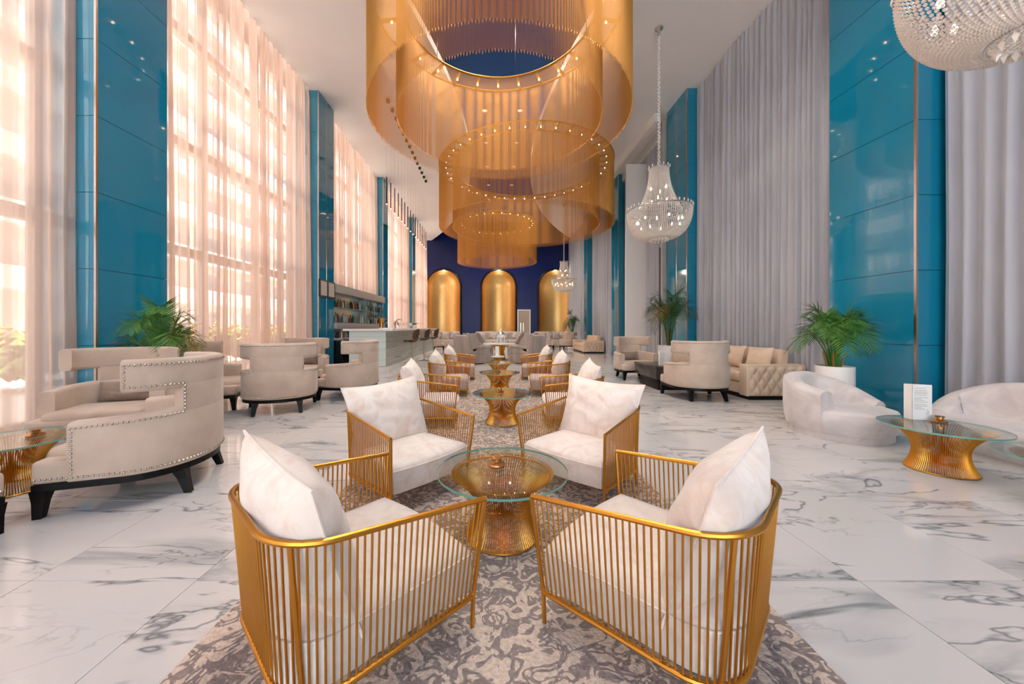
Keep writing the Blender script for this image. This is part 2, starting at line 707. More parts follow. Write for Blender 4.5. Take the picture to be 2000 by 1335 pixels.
cb = MB()
ys = np.linspace(Y0, YB, 70)
TH = 0.16
for a, b in zip(ys[:-1], ys[1:]):
    for side in (0, 1):
        if side == 0:
            e0, e1, wall = max(xl(a), -5.6), max(xl(b), -5.6), -5.6
        else:
            e0, e1, wall = min(xr(a), 5.9), min(xr(b), 5.9), 5.9
        q = [(wall, a, CEIL), (e0, a, CEIL), (e1, b, CEIL), (wall, b, CEIL)]
        t = [(e0, a, CEIL), (e1, b, CEIL), (e1, b, CEIL + TH), (e0, a, CEIL + TH)]
        u = [(wall, a, CEIL + TH), (e0, a, CEIL + TH), (e1, b, CEIL + TH), (wall, b, CEIL + TH)]
        cb.add(q, [(0, 1, 2, 3)]).add(t, [(0, 1, 2, 3)]).add(u, [(0, 1, 2, 3)])
ceil = structure(cb.build('ceiling', 'ceiling_paint', smooth=False))
MB().box(-5.6, 5.9, Y0, YB + 0.3, 8.5, 8.6).build('recess_ceiling', 'recess_blue', ceil, smooth=False)
MB().box(-5.62, -5.5, Y0, YB, CEIL + TH, 8.5).box(5.8, 5.92, Y0, YB, CEIL + TH, 8.5).box(-5.6, 5.9, Y0 - .1, Y0, CEIL, 8.5).build('recess_side', 'recess_blue', ceil, smooth=False)

# downlights added in the recess ceiling to brighten the room
dl_me = MB().lathe([(0.11, 0.0), (0.13, -0.01), (0.13, -0.03), (0.10, -0.035), (0.09, -0.02)], 16, cap=False).mesh('added_downlight', 'recess_blue')
dle_me = MB().lathe([(0.001, -0.012), (0.095, -0.012)], 16, cap=False).mesh('lens', 'added_lens_glow')
for i, x in enumerate((-0.35, 0.85)):
    for k in range(11):
        y = 1.6 + 2.1 * k
        if k == 4:
            continue
        t = link('added_downlight', dl_me, ceil, (x, y, 8.5))
        link('lens', dle_me, t)
        ld = bpy.data.lights.new('added_downlight', 'SPOT')
        ld.energy = DOWN
        ld.color = (1.0, 0.90, 0.78)
        ld.spot_size = math.radians(140)
        ld.spot_blend = 1.0
        ld.shadow_soft_size = 0.06
        lo = bpy.data.objects.new('added_downlight_lamp', ld)
        COL.objects.link(lo)
        lo.parent = t
        lo.location = (0, 0, -0.06)

# ---- back wall with three arched niches
ARCH = [(-3.58, 1.16), (0.25, 1.16), (4.2, 1.16)]
AR_TOP = 5.15
wb = MB()


def archz(dx, r):
    return (AR_TOP - r) + math.sqrt(max(0, r * r - dx * dx))


xs = sorted(set([-5.6, 5.9] + [c + r * math.cos(PI * k / 28) for c, r in ARCH for k in range(29)]))
for a, b in zip(xs[:-1], xs[1:]):
    za = zb = 0.0
    for c, r in ARCH:
        if c - r - 1e-6 <= a and b <= c + r + 1e-6:
            za, zb = archz(a - c, r), archz(b - c, r)
    wb.add([(a, YB, za), (b, YB, zb), (b, YB, 8.5), (a, YB, 8.5)], [(0, 1, 2, 3)])
wbk = structure(wb.build('wall_back', 'navy_wall', smooth=False))
for i, (c, r) in enumerate(ARCH):
    nm = ['left', 'middle', 'right'][i]
    t = thing('arched_niche', ['arched gold niche in the blue wall, left of three', 'arched gold niche in the blue wall, middle of three', 'arched gold niche in the blue wall, behind the far crystal chandelier'][i], 'niche', (c, YB, 0), group='gold niches')
    zs = AR_TOP - r
    D = 0.72

    def nf(u, v):
        a = PI * u
        if v <= 0.7:
            z = zs * v / 0.7
            return (-r * math.cos(a), D * r * math.sin(a) / 1.0, z)
        p = (v - 0.7) / 0.3 * PI / 2
        return (-r * math.cos(a) * math.cos(p), D * r * math.sin(a) * math.cos(p), zs + r * math.sin(p))
    # a half dome needs its arch edge in the wall plane
    def nf2(u, v):
        a = PI * u
        if v <= 0.6:
            return (-r * math.cos(a), D * r * math.sin(a), zs * v / 0.6)
        p = (v - 0.6) / 0.4
        # points on a quarter ellipsoid swept from the spring line to the crown
        lat = p * PI / 2
        return (-r * math.cos(a) * math.cos(lat), D * r * math.sin(a) * math.cos(lat), zs + r * math.sin(lat))
    MB().grid(nf2, 40, 44, flip=True).build('niche_shell', 'gold_niche', t, angle=80)
    ld = bpy.data.lights.new('added_niche_light', 'POINT')  # lamp added under the crown highlight to brighten the niche
    ld.energy = 45
    ld.color = (1.0, 0.88, 0.7)
    ld.shadow_soft_size = 0.06
    lo = bpy.data.objects.new('added_niche_lamp', ld)
    COL.objects.link(lo)
    lo.parent = t
    lo.location = (0, 0.12, AR_TOP - 0.16)
    MB().lathe([(0.03, 0), (0.05, -.01), (0.05, -.06), (0.03, -.07)], 12, (0, 0.12, AR_TOP - 0.04)).build('added_lamp_body', 'dark_metal', t)
    pts = [(-r - .05, -0.02, 0.0)] + [(-(r + .05) * math.cos(PI * k / 36), -0.02, zs + (r + .05) * math.sin(PI * k / 36)) for k in range(37)] + [(r + .05, -0.02, 0.0)]
    MB().tube(pts, 0.075, 8).build('niche_frame', 'arch_black', t)

# door in the back wall
dr = structure(MB().box(1.62, 2.36, YB - 0.06, YB - 0.01, 0, 2.33).build('door_1', 'door_wood', smooth=False))
f = MB()
f.box(1.53, 1.62, YB - 0.09, YB - 0.005, 0, 2.42).box(2.36, 2.45, YB - 0.09, YB - 0.005, 0, 2.42).box(1.62, 2.36, YB - 0.09, YB - 0.005, 2.33, 2.42)
f.build('door_frame', 'white_paint', dr, smooth=False)
MB().box(1.74, 1.80, YB - 0.09, YB - 0.06, 0.9, 1.5).box(1.92, 1.98, YB - 0.09, YB - 0.06, 0.9, 1.5).build('door_pull', 'steel', dr, smooth=False)

# right wall behind the drapes
structure(MB().box(5.42, 5.55, Y0, YB, 0, CEIL).build('wall_right', 'white_paint', smooth=False))

# ---- left window wall, one window per bay
BAYS = [(Y0, 4.04), (4.92, 9.13), (10.0, 14.4), (15.05, 19.6), (20.2, YB)]
WX = -5.18
for i, (a, b) in enumerate(BAYS):
    wn = MB()
    wn.box(WX - .06, WX + .06, a, b, 0, 0.12).box(WX - .06, WX + .06, a, b, 7.0, CEIL)
    win = structure(wn.build('window_%d' % (i + 1), 'mullion', smooth=False))
    for z in (2.41, 4.17, 6.0):
        MB().box(WX - .07, WX + .07, a, b, z - 0.07, z + 0.07).build('transom', 'mullion', win, smooth=False)
    n = max(2, round((b - a) / 1.4))
    for k in range(n + 1):
        y = a + (b - a) * k / n
        MB().box(WX - .05, WX + .05, y - .045, y + .045, 0, 7.05).build('mullion', 'mullion', win, smooth=False)
        if k < n:
            y2 = a + (b - a) * (k + 1) / n
            MB().box(WX - .006, WX + .006, y + .045, y2 - .045, 0.1, 7.0).build('pane', 'window_glass', win, smooth=False)

wn = MB()  # glazed rear wall added out of view to let in frontal daylight
wn.box(-5.6, 5.9, Y0 - .06, Y0 + .06, 0, .12).box(-5.6, 5.9, Y0 - .06, Y0 + .06, 7.0, CEIL)
win = structure(wn.build('window_6', 'mullion', smooth=False))
for k in range(9):
    x = -5.55 + 11.4 * k / 8
    MB().box(x - .045, x + .045, Y0 - .05, Y0 + .05, 0, 7.05).build('mullion', 'mullion', win, smooth=False)
    if k < 8:
        MB().box(x + .045, x + 11.4 / 8 - .045, Y0 - .006, Y0 + .006, .1, 7.0).build('pane', 'window_glass', win, smooth=False)
for z in (2.41, 4.17, 6.0):
    MB().box(-5.6, 5.9, Y0 - .07, Y0 + .07, z - .07, z + .07).build('transom', 'mullion', win, smooth=False)

# ---- teal glass pillars
PIL = 0.865


def pillar(side, y0, y1, xin, xout, label, chrome_mid):
    s = side
    p = thing('pillar', label, 'pillar', (0, 0, 0), group='teal pillars')
    g = 0.016
    a, b = sorted((xin - s * -0.0 + s * g, xout))
    MB().box(a, b, y0 + g, y1 - g, 0, CEIL).build('core', 'teal_joint', p, smooth=False)
    z = 0.085
    rows = [(0.0, z)] if False else []
    zz = [0.0, 0.085] + [0.085 + PIL * k for k in range(1, 9)] + [CEIL]
    zz = [v for v in zz if v <= CEIL]
    for z0, z1 in zip(zz[:-1], zz[1:]):
        if z1 - z0 < 0.03:
            continue
        gap = 0.003
        # inner face (towards the room), two panels where a steel strip splits it
        halves = [(y0, y1)] if not chrome_mid else [(y0, (y0 + y1) / 2), ((y0 + y1) / 2, y1)]
        for ya, yb in halves:
            q = sorted((xin, xin + s * g))
            MB().box(q[0], q[1], ya + gap, yb - gap, z0 + gap, z1 - gap).build('panel', 'teal_glass', p, smooth=False)
        q = sorted((xin + s * gap, xout))
        MB().box(q[0], q[1], y0, y0 + g, z0 + gap, z1 - gap).build('panel', 'teal_glass', p, smooth=False)
        MB().box(q[0], q[1], y1 - g, y1, z0 + gap, z1 - gap).build('panel', 'teal_glass', p, smooth=False)
    q = sorted((xin - s * 0.004, xin + s * 0.02))
    MB().box(q[0], q[1], y0 - 0.004, y0 + 0.02, 0, CEIL).build('corner_trim', 'steel', p, smooth=False)
    if chrome_mid:
        q = sorted((xin - s * 0.004, xin + s * 0.01))
        ym = (y0 + y1) / 2
        MB().box(q[0], q[1], ym - 0.012, ym + 0.012, 0, CEIL).build('centre_trim', 'steel', p, smooth=False)
    return p


pillar(-1, 4.04, 4.92, -4.5, -5.3, 'teal glass pillar behind the palm at the left window', False)
pillar(-1, 9.13, 10.0, -4.5, -5.3, 'teal glass pillar carrying two small framed panels beside the bar', True)
pillar(-1, 14.4, 15.05, -4.5, -5.3, 'teal glass pillar at the far end of the bottle shelves', False)
pillar(-1, 19.6, 20.2, -4.5, -5.3, 'teal glass pillar nearest the blue wall on the window side', False)
pillar(1, 4.12, 5.19, 4.84, 5.45, 'broad teal glass pillar behind the potted palm and curved sofa', False)
pillar(1, 9.05, 10.1, 4.84, 5.45, 'teal glass pillar behind the hanging crystal chandelier and tall palm', True)
pillar(1, 14.1, 14.9, 4.84, 5.45, 'teal glass pillar beside the tall white partition', True)
pillar(1, 18.9, 19.5, 4.84, 5.45, 'teal glass pillar nearest the blue wall on the drape side', False)


# ---- curtains
def curtain(name, label, x0, ya, yb, z0, z1, m, seed, wl=0.13, amp=0.045, flare=0.0, group=None, side=1):
    rnd = random.Random(seed)
    t = ya
    pts = []
    while t < yb:
        l = wl * rnd.uniform(0.6, 1.5)
        h = amp * rnd.uniform(0.5, 1.3)
        for k in range(7):
            u = k / 7
            pts.append((min(t + l * u, yb), h * (0.5 - 0.5 * math.cos(2 * PI * u)) ** 0.8, rnd.uniform(-1, 1) if k == 0 else 0))
        t += l
    pts.append((yb, 0, 0))
    zs = [(z0, 1.15), (z0 + (z1 - z0) * .3, 1.0), (z0 + (z1 - z0) * .65, 0.85), (z1 - 0.25, 0.7), (z1, 0.55)]
    mb = MB()
    ph = rnd.uniform(0, 6)
    vs = []
    for z, k in zs:
        for (y, d, q) in pts:
            sw = 0.02 * math.sin(y * 3.1 + ph + z * 0.15)
            vs.append((x0 + side * (d * k + sw), y + 0.01 * math.sin(z * 0.9 + y * 7), z))
    n = len(pts)
    fs = [(j * n + i, j * n + i + 1, (j + 1) * n + i + 1, (j + 1) * n + i) for j in range(len(zs) - 1) for i in range(n - 1)]
    o = mb.add(vs, fs).build(name, m, angle=180)
    return tag(o, label, 'curtain', group)


gs = 'sheer curtains along the windows'
curtain('sheer_curtain', 'white sheer curtain at the left edge, nearest the camera', XL - .03, Y0, 4.0, 0.01, CEIL, 'sheer_fabric', 1, 0.15, 0.10, group=gs)
curtain('sheer_curtain', 'beige sheer curtain between the palm pillar and the bar pillar', XL, 4.95, 9.11, 0.01, CEIL, 'sheer_fabric', 2, 0.14, 0.11, group=gs)
curtain('sheer_curtain', 'short sheer curtain hanging above the bottle shelves', XL, 10.02, 14.38, 2.36, CEIL, 'sheer_fabric', 3, 0.16, 0.11, group=gs)
curtain('sheer_curtain', 'sheer curtain behind the row of thin pendant tubes', XL, 15.07, 19.58, 0.01, CEIL, 'sheer_fabric', 4, 0.16, 0.11, group=gs)
curtain('sheer_curtain', 'sheer curtain next to the left gold niche', XL, 20.22, YB - .05, 0.01, CEIL, 'sheer_fabric', 5, 0.16, 0.11, group=gs)
gd = 'grey drapes along the right wall'
curtain('grey_drape', 'grey drape at the right edge behind the curved sofa', XR + .07, Y0, 4.05, 0.01, CEIL, 'grey_drape', 6, 0.19, 0.09, group=gd, side=-1)
curtain('grey_drape', 'wide grey drape behind the tufted cream sofa', XR, 5.22, 9.03, 0.01, CEIL, 'grey_drape', 7, 0.12, 0.085, group=gd, side=-1)
curtain('grey_drape', 'narrow grey drape between teal pillar and white partition', XR, 10.3, 14.05, 0.01, CEIL, 'grey_drape', 8, 0.13, 0.085, group=gd, side=-1)
curtain('grey_drape', 'grey drape hanging over the far tufted sofa', XR, 14.95, 18.85, 0.01, CEIL, 'grey_drape', 9, 0.16, 0.1, group=gd, side=-1)
curtain('grey_drape', 'grey drape next to the right gold niche', XR, 19.55, YB - .05, 0.01, CEIL, 'grey_drape', 10, 0.16, 0.1, group=gd, side=-1)

# white partition, slim panel, dark pole, soffit beam on the right
tag(MB().rbox(4.37, 5.3, 11.96, 12.04, 0, 6.62, 0.01).build('partition_panel', 'white_paint'), 'tall white partition panel standing out from the right wall', 'partition')
structure(MB().box(4.74, 5.0, 10.16, 10.24, 0, 7.02).build('trim_1', 'bar_grey', smooth=False))
structure(MB().box(4.50, 4.66, 10.1, 15.0, 6.96, CEIL + .01).box(5.0, 5.1, 10.1, 15.0, 6.9, CEIL + .01).build('trim_2', 'white_paint', smooth=False))
tag(MB().tube([(4.62, 10.05, 0), (4.62, 10.05, 3.4)], 0.018, 8).build('slim_pole', 'dark_metal'), 'slim dark pole rising behind the menu card and palm', 'pole')

# ================================================================== OUTSIDE
tag(MB().box(-40, -5.62, -14, 60, -0.2, -0.06).build('terrace', 'terrace_stone', smooth=False), 'pale stone terrace outside the left windows', 'terrace')
bld = thing('apartment_building', 'pale balconied building seen through the sheer curtains', 'building', (-24, 14, 0))
MB().box(-4, 0, -26, 40, 0, 26).build('wall', 'facade', bld, smooth=False)
slab_me = MB().box(0, 1.4, -26, 40, -0.12, 0.12).box(1.3, 1.4, -26, 40, 0.12, 1.0).mesh('balcony', 'facade', smooth=False)
win_me = MB().box(-0.02, 0.03, -1.1, 1.1, 0.15, 2.3).mesh('window', 'facade_dark', smooth=False)
for k in range(8):
    link('balcony', slab_me, bld, (0, 0, 3.1 * (k + 1)))
    for q in range(13):
        link('window', win_me, bld, (0.0, -24 + 5 * q, 3.1 * k + 0.15))
rnd = random.Random(3)
for hi, (hx, y0h, y1h, lab) in enumerate([(-9.5, -4, 3.4, 'flowering hedge outside the window nearest the camera'), (-9.0, 6.5, 15, 'flowering hedge outside the window behind the armchairs')]):
    h = thing('hedge', lab, 'hedge', (hx, 0, -0.06), group='hedges')
    m1, m2 = MB(), MB()
    for k in range(500):
        p = (rnd.uniform(-.5, .5), rnd.uniform(y0h, y1h), rnd.uniform(.28, 1.1))
        m1.octa(p, rnd.uniform(.1, .22), rnd.uniform(.1, .2), rnd.random())
        if k % 2 == 0:
            m2.octa((p[0] + .2, p[1], rnd.uniform(.7, 1.35)), .07, .07, rnd.random())
    stuff(m1.build('foliage', 'hedge_green', h, smooth=False))
    stuff(m2.build('blossoms', 'flower_orange', h, smooth=False))

# ================================================================== CHAIN RING CHANDELIERS
RZT, RZB = EYE + 5.7, EYE + 3.6


def chain_ring(label, x, y, R, Ri, nsp, seed):
    t = thing('chain_ring_chandelier', label, 'chandelier', (x, y, 0), group='gold chain ring chandeliers')
    rnd = random.Random(seed)
    for rad, nm in ((R, 'outer'), (Ri, 'inner')):
        circ = [(rad * math.cos(2 * PI * k / 96), rad * math.sin(2 * PI * k / 96), RZT) for k in range(96)]
        MB().tube(circ, 0.022, 6, closed=True).build(nm + '_hoop', 'hoop_gold', t)
        n = int(2 * PI * rad / 0.0105)
        mb = MB()
        fb = MB()
        for k in range(n):
            a = 2 * PI * k / n
            c, s = math.cos(a), math.sin(a)
            zb = RZB + rnd.uniform(-.012, .012)
            wd = 0.0021
            px, py = rad * c, rad * s
            vs = []
            for z in (zb, RZT):
                for q in range(3):
                    b = a + 2 * PI * q / 3
                    vs.append((px + wd * math.cos(b), py + wd * math.sin(b), z))
            mb.add(vs, [(0, 1, 4, 3), (1, 2, 5, 4), (2, 0, 3, 5)])
            if k % 4 == 0:
                fb.octa((px, py, zb - 0.02), 0.008, 0.032, a)
        stuff(mb.build(nm + '_chain_curtain', 'chain_gold', t, smooth=False))
        stuff(fb.build(nm + '_bead_fringe', 'chain_gold', t, smooth=False))
    L = R - Ri
    sp = MB().box(Ri, R, -0.02, 0.02, -0.03, 0.03).mesh('spoke', 'hoop_gold', smooth=False)
    bm = MB().lathe([(0.003, 0), (0.014, -0.006), (0.016, -0.018), (0.010, -0.028), (0.002, -0.03)], 10).mesh('lamp', 'bulb_warm')
    for k in range(nsp):
        a = 2 * PI * (k + 0.5) / nsp
        o = link('spoke', sp, t, (0, 0, RZT), a)
        link('lamp', bm, t, ((Ri + L * .5) * math.cos(a), (Ri + L * .5) * math.sin(a), RZT - 0.03))
    for k in range(6):
        a = 2 * PI * k / 6 + 0.3
        MB().tube([(Ri * math.cos(a), Ri * math.sin(a), RZT), (Ri * math.cos(a), Ri * math.sin(a), 8.5 if abs(x + Ri * math.cos(a)) < 1.2 else CEIL)], 0.004, 4).build('cable', 'steel', t)
    return t


chain_ring('large gold chain ring chandelier nearest the camera, cut by the top edge', 0.07, 6.4, 2.23, 1.77, 26, 1)
chain_ring('widest gold chain ring chandelier, the middle of the three', 1.07, 12.9, 3.05, 2.58, 40, 2)
chain_ring('smallest gold chain ring chandelier, hanging before the blue wall', 0.11, 19.6, 2.15, 1.72, 28, 3)


# ================================================================== CRYSTAL CHANDELIERS
def crystal_chandelier(label):
    # origin on the axis at floor level; hangs from the ceiling
    t = thing('crystal_chandelier', label, 'chandelier', group='crystal chandeliers')
    zr, zt, zbm = 3.5, 4.36, 2.95
    Rr, Rc, Rt, Rb = 0.60, 0.42, 0.18, 0.21
    bb = MB()
    for k in range(60):
        a = 2 * PI * k / 60
        for i in range(32):
            u = i / 31
            r = Rt + (Rc - Rt) * (1 - u) ** 2.0
            bb.octa((r * math.cos(a), r * math.sin(a), zr + (zt - zr) * u), 0.0115, 0.014, a)
    stuff(bb.build('crown_beads', 'crystal', t, smooth=False))
    bb = MB()
    for k in range(96):
        a = 2 * PI * k / 96
        for i in range(30):
            p = i / 29 * PI / 2
            r = Rb + (Rr - Rb) * math.cos(p) ** 0.9
            z = zr - (zr - zbm) * math.sin(p)
            bb.octa((r * math.cos(a), r * math.sin(a), z), 0.0145, 0.0150, a)
    stuff(bb.build('bowl_beads', 'crystal', t, smooth=False))
    bb = MB()
    for k in range(16):
        a = 2 * PI * k / 16
        bb.octa((Rb * .8 * math.cos(a), Rb * .8 * math.sin(a), zbm - .03), 0.022, 0.04, a)
    for i in range(1, 8):
        for k in range(i * 5):
            a = 2 * PI * k / (i * 5)
            bb.octa((Rb * i / 8 * math.cos(a), Rb * i / 8 * math.sin(a), zbm + 0.03), 0.014, 0.012, a)
    stuff(bb.build('bottom_drops', 'crystal', t, smooth=False))
    for nm, rr, z, th in (('rim_hoop', Rr, zr + .01, .014), ('crown_hoop', Rt, zt, .009), ('bottom_hoop', Rb, zbm, .011)):
        MB().tube([(rr * math.cos(2 * PI * k / 48), rr * math.sin(2 * PI * k / 48), z) for k in range(48)], th, 6, closed=True).build(nm, 'steel', t)
    pm = MB().lathe([(0.002, -0.005), (0.014, 0.02), (0.011, 0.045), (0.002, 0.062)], 6).mesh('pendalogue', 'crystal', smooth=False)
    for k in range(36):
        a = 2 * PI * k / 36
        link('pendalogue', pm, t, ((Rr + .012) * math.cos(a), (Rr + .012) * math.sin(a), zr + .02))
    for k in range(12):
        a = 2 * PI * k / 12
        link('pendalogue', pm, t, ((Rt + .02) * math.cos(a), (Rt + .02) * math.sin(a), zt))
    bm = MB().lathe([(0.004, 0), (0.018, 0.015), (0.02, 0.035), (0.004, 0.075)], 8).mesh('bulb', 'bulb_white')
    for k in range(12):
        a = 2 * PI * k / 12
        link('bulb', bm, t, (0.42 * math.cos(a), 0.42 * math.sin(a), 3.22 + 0.06 * (k % 2)))
    for k in range(6):
        a = 2 * PI * k / 6
        link('bulb', bm, t, (0.16 * math.cos(a), 0.16 * math.sin(a), 3.7 + 0.22 * (k % 2)))
    MB().tube([(0, 0, zbm), (0, 0, zt + .05)], 0.012, 6).build('stem', 'steel', t)
    for k in range(6):
        a = 2 * PI * k / 6
    sp = MB()
    for k in range(6):
        a = 2 * PI * k / 6
        sp.tube([(0, 0, zr), (Rr * math.cos(a), Rr * math.sin(a), zr)], 0.006, 5)
    sp.build('arms', 'steel', t)
    ch = MB()
    n = 66
    for i in range(n):
        z = zt + 0.05 + (CEIL - .1 - zt - .05) * i / (n - 1)
        for q in range(2):
            a = i * 1.3 + q * PI
            ch.octa((0.016 * math.cos(a), 0.016 * math.sin(a), z), 0.017, 0.02, a)
    stuff(ch.build('bead_chain', 'pot_white', t, smooth=False))
    MB().lathe([(0.03, CEIL - .14), (0.035, CEIL - .06), (0.075, CEIL - .03), (0.08, CEIL)], 16).build('ceiling_canopy', 'steel', t)
    return t


cc = crystal_chandelier('crystal chandelier hanging whole before the teal pillar and drape')
cc.location = (3.31, 7.24, 0)
copy_tree(cc, 'crystal chandelier bowl cut off by the upper right corner', (3.33, 2.18, 0))
copy_tree(cc, 'small far crystal chandelier before the right gold niche', (3.38, 17.6, 0))

ORD = ['first','second','third','fourth','fifth','sixth','seventh','eighth','ninth','tenth','eleventh','twelfth','thirteenth','fourteenth','fifteenth']
# ---- pendant tubes over the bar and the row of ceiling spots
tube_me = MB().tube([(0, 0, 0.02), (0, 0, 0.83)], 0.016, 8).mesh('tube', 'dark_metal')
tip_me = MB().lathe([(0.002, 0), (0.017, 0.004), (0.017, 0.022)], 8).mesh('light_tip', 'bulb_white')
for k in range(15):
    y = 10.9 + k * 0.44
    x = -3.3
    lab = 'slim dark pendant tube above the bar, %s from the camera' % ORD[k]
    t = thing('pendant_tube', lab, 'pendant lamp', (x, y, 4.9), group='pendant tubes above the bar')
    link('tube', tube_me, t)
    link('light_tip', tip_me, t)
    MB().tube([(0, 0, 0.83), (0, 0, CEIL - 4.9)], 0.0025, 4).build('cord', 'bar_grey', t)
spot_me = MB().lathe([(0.045, 0.03), (0.05, 0.0), (0.05, -0.06), (0.035, -0.065)], 12).mesh('ceiling_spotlight', 'dark_metal')
for k in range(14):
    o = link('ceiling_spotlight', spot_me, None, (-2.84, 9.5 + 0.4 * k, CEIL - 0.02))
    lab = 'small dark spotlight in the ceiling row above the bar, %s from the camera' % ORD[k]
    tag(o, lab, 'spotlight', 'row of ceiling spotlights')

# ================================================================== RUG
rg = MB().rbox(-1.075, 1.13, -0.3, 9.2, -0.001, 0.014, 0.006, seg=2).build('patterned_rug', 'rug_pile')
tag(rg, 'long grey and beige scroll patterned rug under the gold armchairs', 'rug')


# ================================================================== GOLD ARMCHAIRS
def upath(hwf, hwb, d, zf, zb, r, n=8, inset=0.0):
    yf, yb = d / 2, -d / 2

    def hw(y):
        return hwb + (hwf - hwb) * (y - yb) / (yf - yb)

    def z(y):
        return zb + (zf - zb) * (y - yb) / (yf - yb)
    pts = []
    for k in range(15):
        y = yf + (yb + r - yf) * k / 14
        pts.append((hw(y), y, z(y)))
    h = hw(yb + r)
    for k in range(1, n + 1):
        a = PI / 2 * k / n
        y = yb + r - r * math.sin(a)
        pts.append((h - r + r * math.cos(a), y, z(y)))
    left = [(-x, y, zz) for x, y, zz in reversed(pts)]
    return [Vector(p) for p in pts + left]


def resample(pts, n):
    d = [0.0]
    for a, b in zip(pts[:-1], pts[1:]):
        d.append(d[-1] + (b - a).length)
    out = []
    for k in range(n):
        s = d[-1] * k / (n - 1)
        for i in range(len(pts) - 1):
            if d[i + 1] >= s - 1e-9:
                u = (s - d[i]) / max(d[i + 1] - d[i], 1e-9)
                out.append(pts[i].lerp(pts[i + 1], u))
                break
    return out


K = EYE / 1.45
g_top = upath(.449 * K, .385 * K, .883 * K, .610 * K, .710 * K, .216 * K)
g_low = upath(.416 * K, .392 * K, .793 * K, .149 * K, .149 * K, .2 * K)
NR = 86
rt, rl = resample(g_top, NR), resample(g_low, NR)
rod_unit = MB().tube([(0, 0, 0), (0, 0, 1)], 1.0, 7, cap=False).mesh('rod', 'gold_frame')
top_me = MB().tube(g_top, 0.0100, 8).mesh('top_rail', 'gold_frame')
low_me = MB().tube(g_low, 0.0095, 8).mesh('bottom_rail', 'gold_frame')


def seat_mesh():
    # velvet seat block following the plan of the frame, domed top
    out = upath(.398 * K, .375 * K, .80 * K, 0, 0, .19 * K)
    poly = [(p.x, p.y) for p in out]
    # front edge slightly bowed
    fr = []
    x0, y0 = poly[-1]
    x1, y1 = poly[0]
    for k in range(1, 8):
        u = k / 8
        fr.append((x0 + (x1 - x0) * u, y0 + 0.03 * math.sin(PI * u)))
    ring = poly + fr
    c = Vector((0, 0))
    prof = [(0.985, .13), (1.0, .15), (1.0, .255), (0.985, .28), (0.94, .296), (0.82, .308), (0.55, .318), (0.25, .322)]
    vs = []
    for s, z in prof:
        for x, y in ring:
            vs.append((x * s, y * s, z))
    n = len(ring)
    fs = []
    for i in range(len(prof) - 1):
        for k in range(n):
            k2 = (k + 1) % n
            fs.append((i * n + k, i * n + k2, (i + 1) * n + k2, (i + 1) * n + k))
    fs.append(tuple((len(prof) - 1) * n + k for k in range(n)))
    fs.append(tuple(range(n - 1, -1, -1)))
    m = MB()
    m.add(vs, [f[::-1] for f in fs])
    me = m.mesh('seat', 'white_velvet', angle=50)
    # piping seam
    pip = MB().tube([(x * 1.004, y * 1.004, .268) for x, y in ring], 0.004, 5, closed=True).mesh('piping', 'white_velvet')
    return me, pip


seat_me, pip_me = seat_mesh()


def pillow_mesh(w, h, t, seed=0, n=22, name='pillow', m='white_velvet', sag=0.0, pinch=0.10):
    rnd = random.Random(seed)
    a1, a2, a3 = [rnd.uniform(0, 6) for _ in range(3)]

    def f(sgn):
        def g(u, v):
            x, y = u * 2 - 1, v * 2 - 1
            e = max(0, (1 - abs(x) ** 2.2)) * max(0, (1 - abs(y) ** 2.2))
            th = t / 2 * e ** 0.5
            # edges drawn in between the pointed corners
            px = x * (1 - pinch * (1 - y * y)) if False else x * (1 - pinch * (1 - abs(y) ** 2))
            py = y * (1 - pinch * (1 - abs(x) ** 2))
            wr = 0.006 * math.sin(7 * x + 3 * y + a1) * e + 0.004 * math.sin(13 * y - 5 * x + a2) * e
            return (px * w / 2, sgn * (th + wr) - sag * (1 - y) * 0.0, py * h / 2)
        return g
    m_ = MB()
    m_.grid(f(1), n, n, flip=True).grid(f(-1), n, n)
    me = m_.mesh(name, m, angle=75)
    return me


def piping_mesh(w, h, m='white_velvet', pinch=0.10):
    pts = []
    n = 16
    for k in range(n):
        pts.append((-1 + 2 * k / n, -1))
    for k in range(n):
        pts.append((1, -1 + 2 * k / n))
    for k in range(n):
        pts.append((1 - 2 * k / n, 1))
    for k in range(n):
        pts.append((-1, 1 - 2 * k / n))
    P = [(x * (1 - pinch * (1 - y * y)) * w / 2, 0, y * (1 - pinch * (1 - x * x)) * h / 2) for x, y in pts]
    return MB().tube(P, 0.0045, 5, closed=True).mesh('piping', m)


pil_me = [pillow_mesh(.66, .51, .25, s) for s in (1, 2, 3)]
pilp_me = piping_mesh(.66, .51)
GC = []


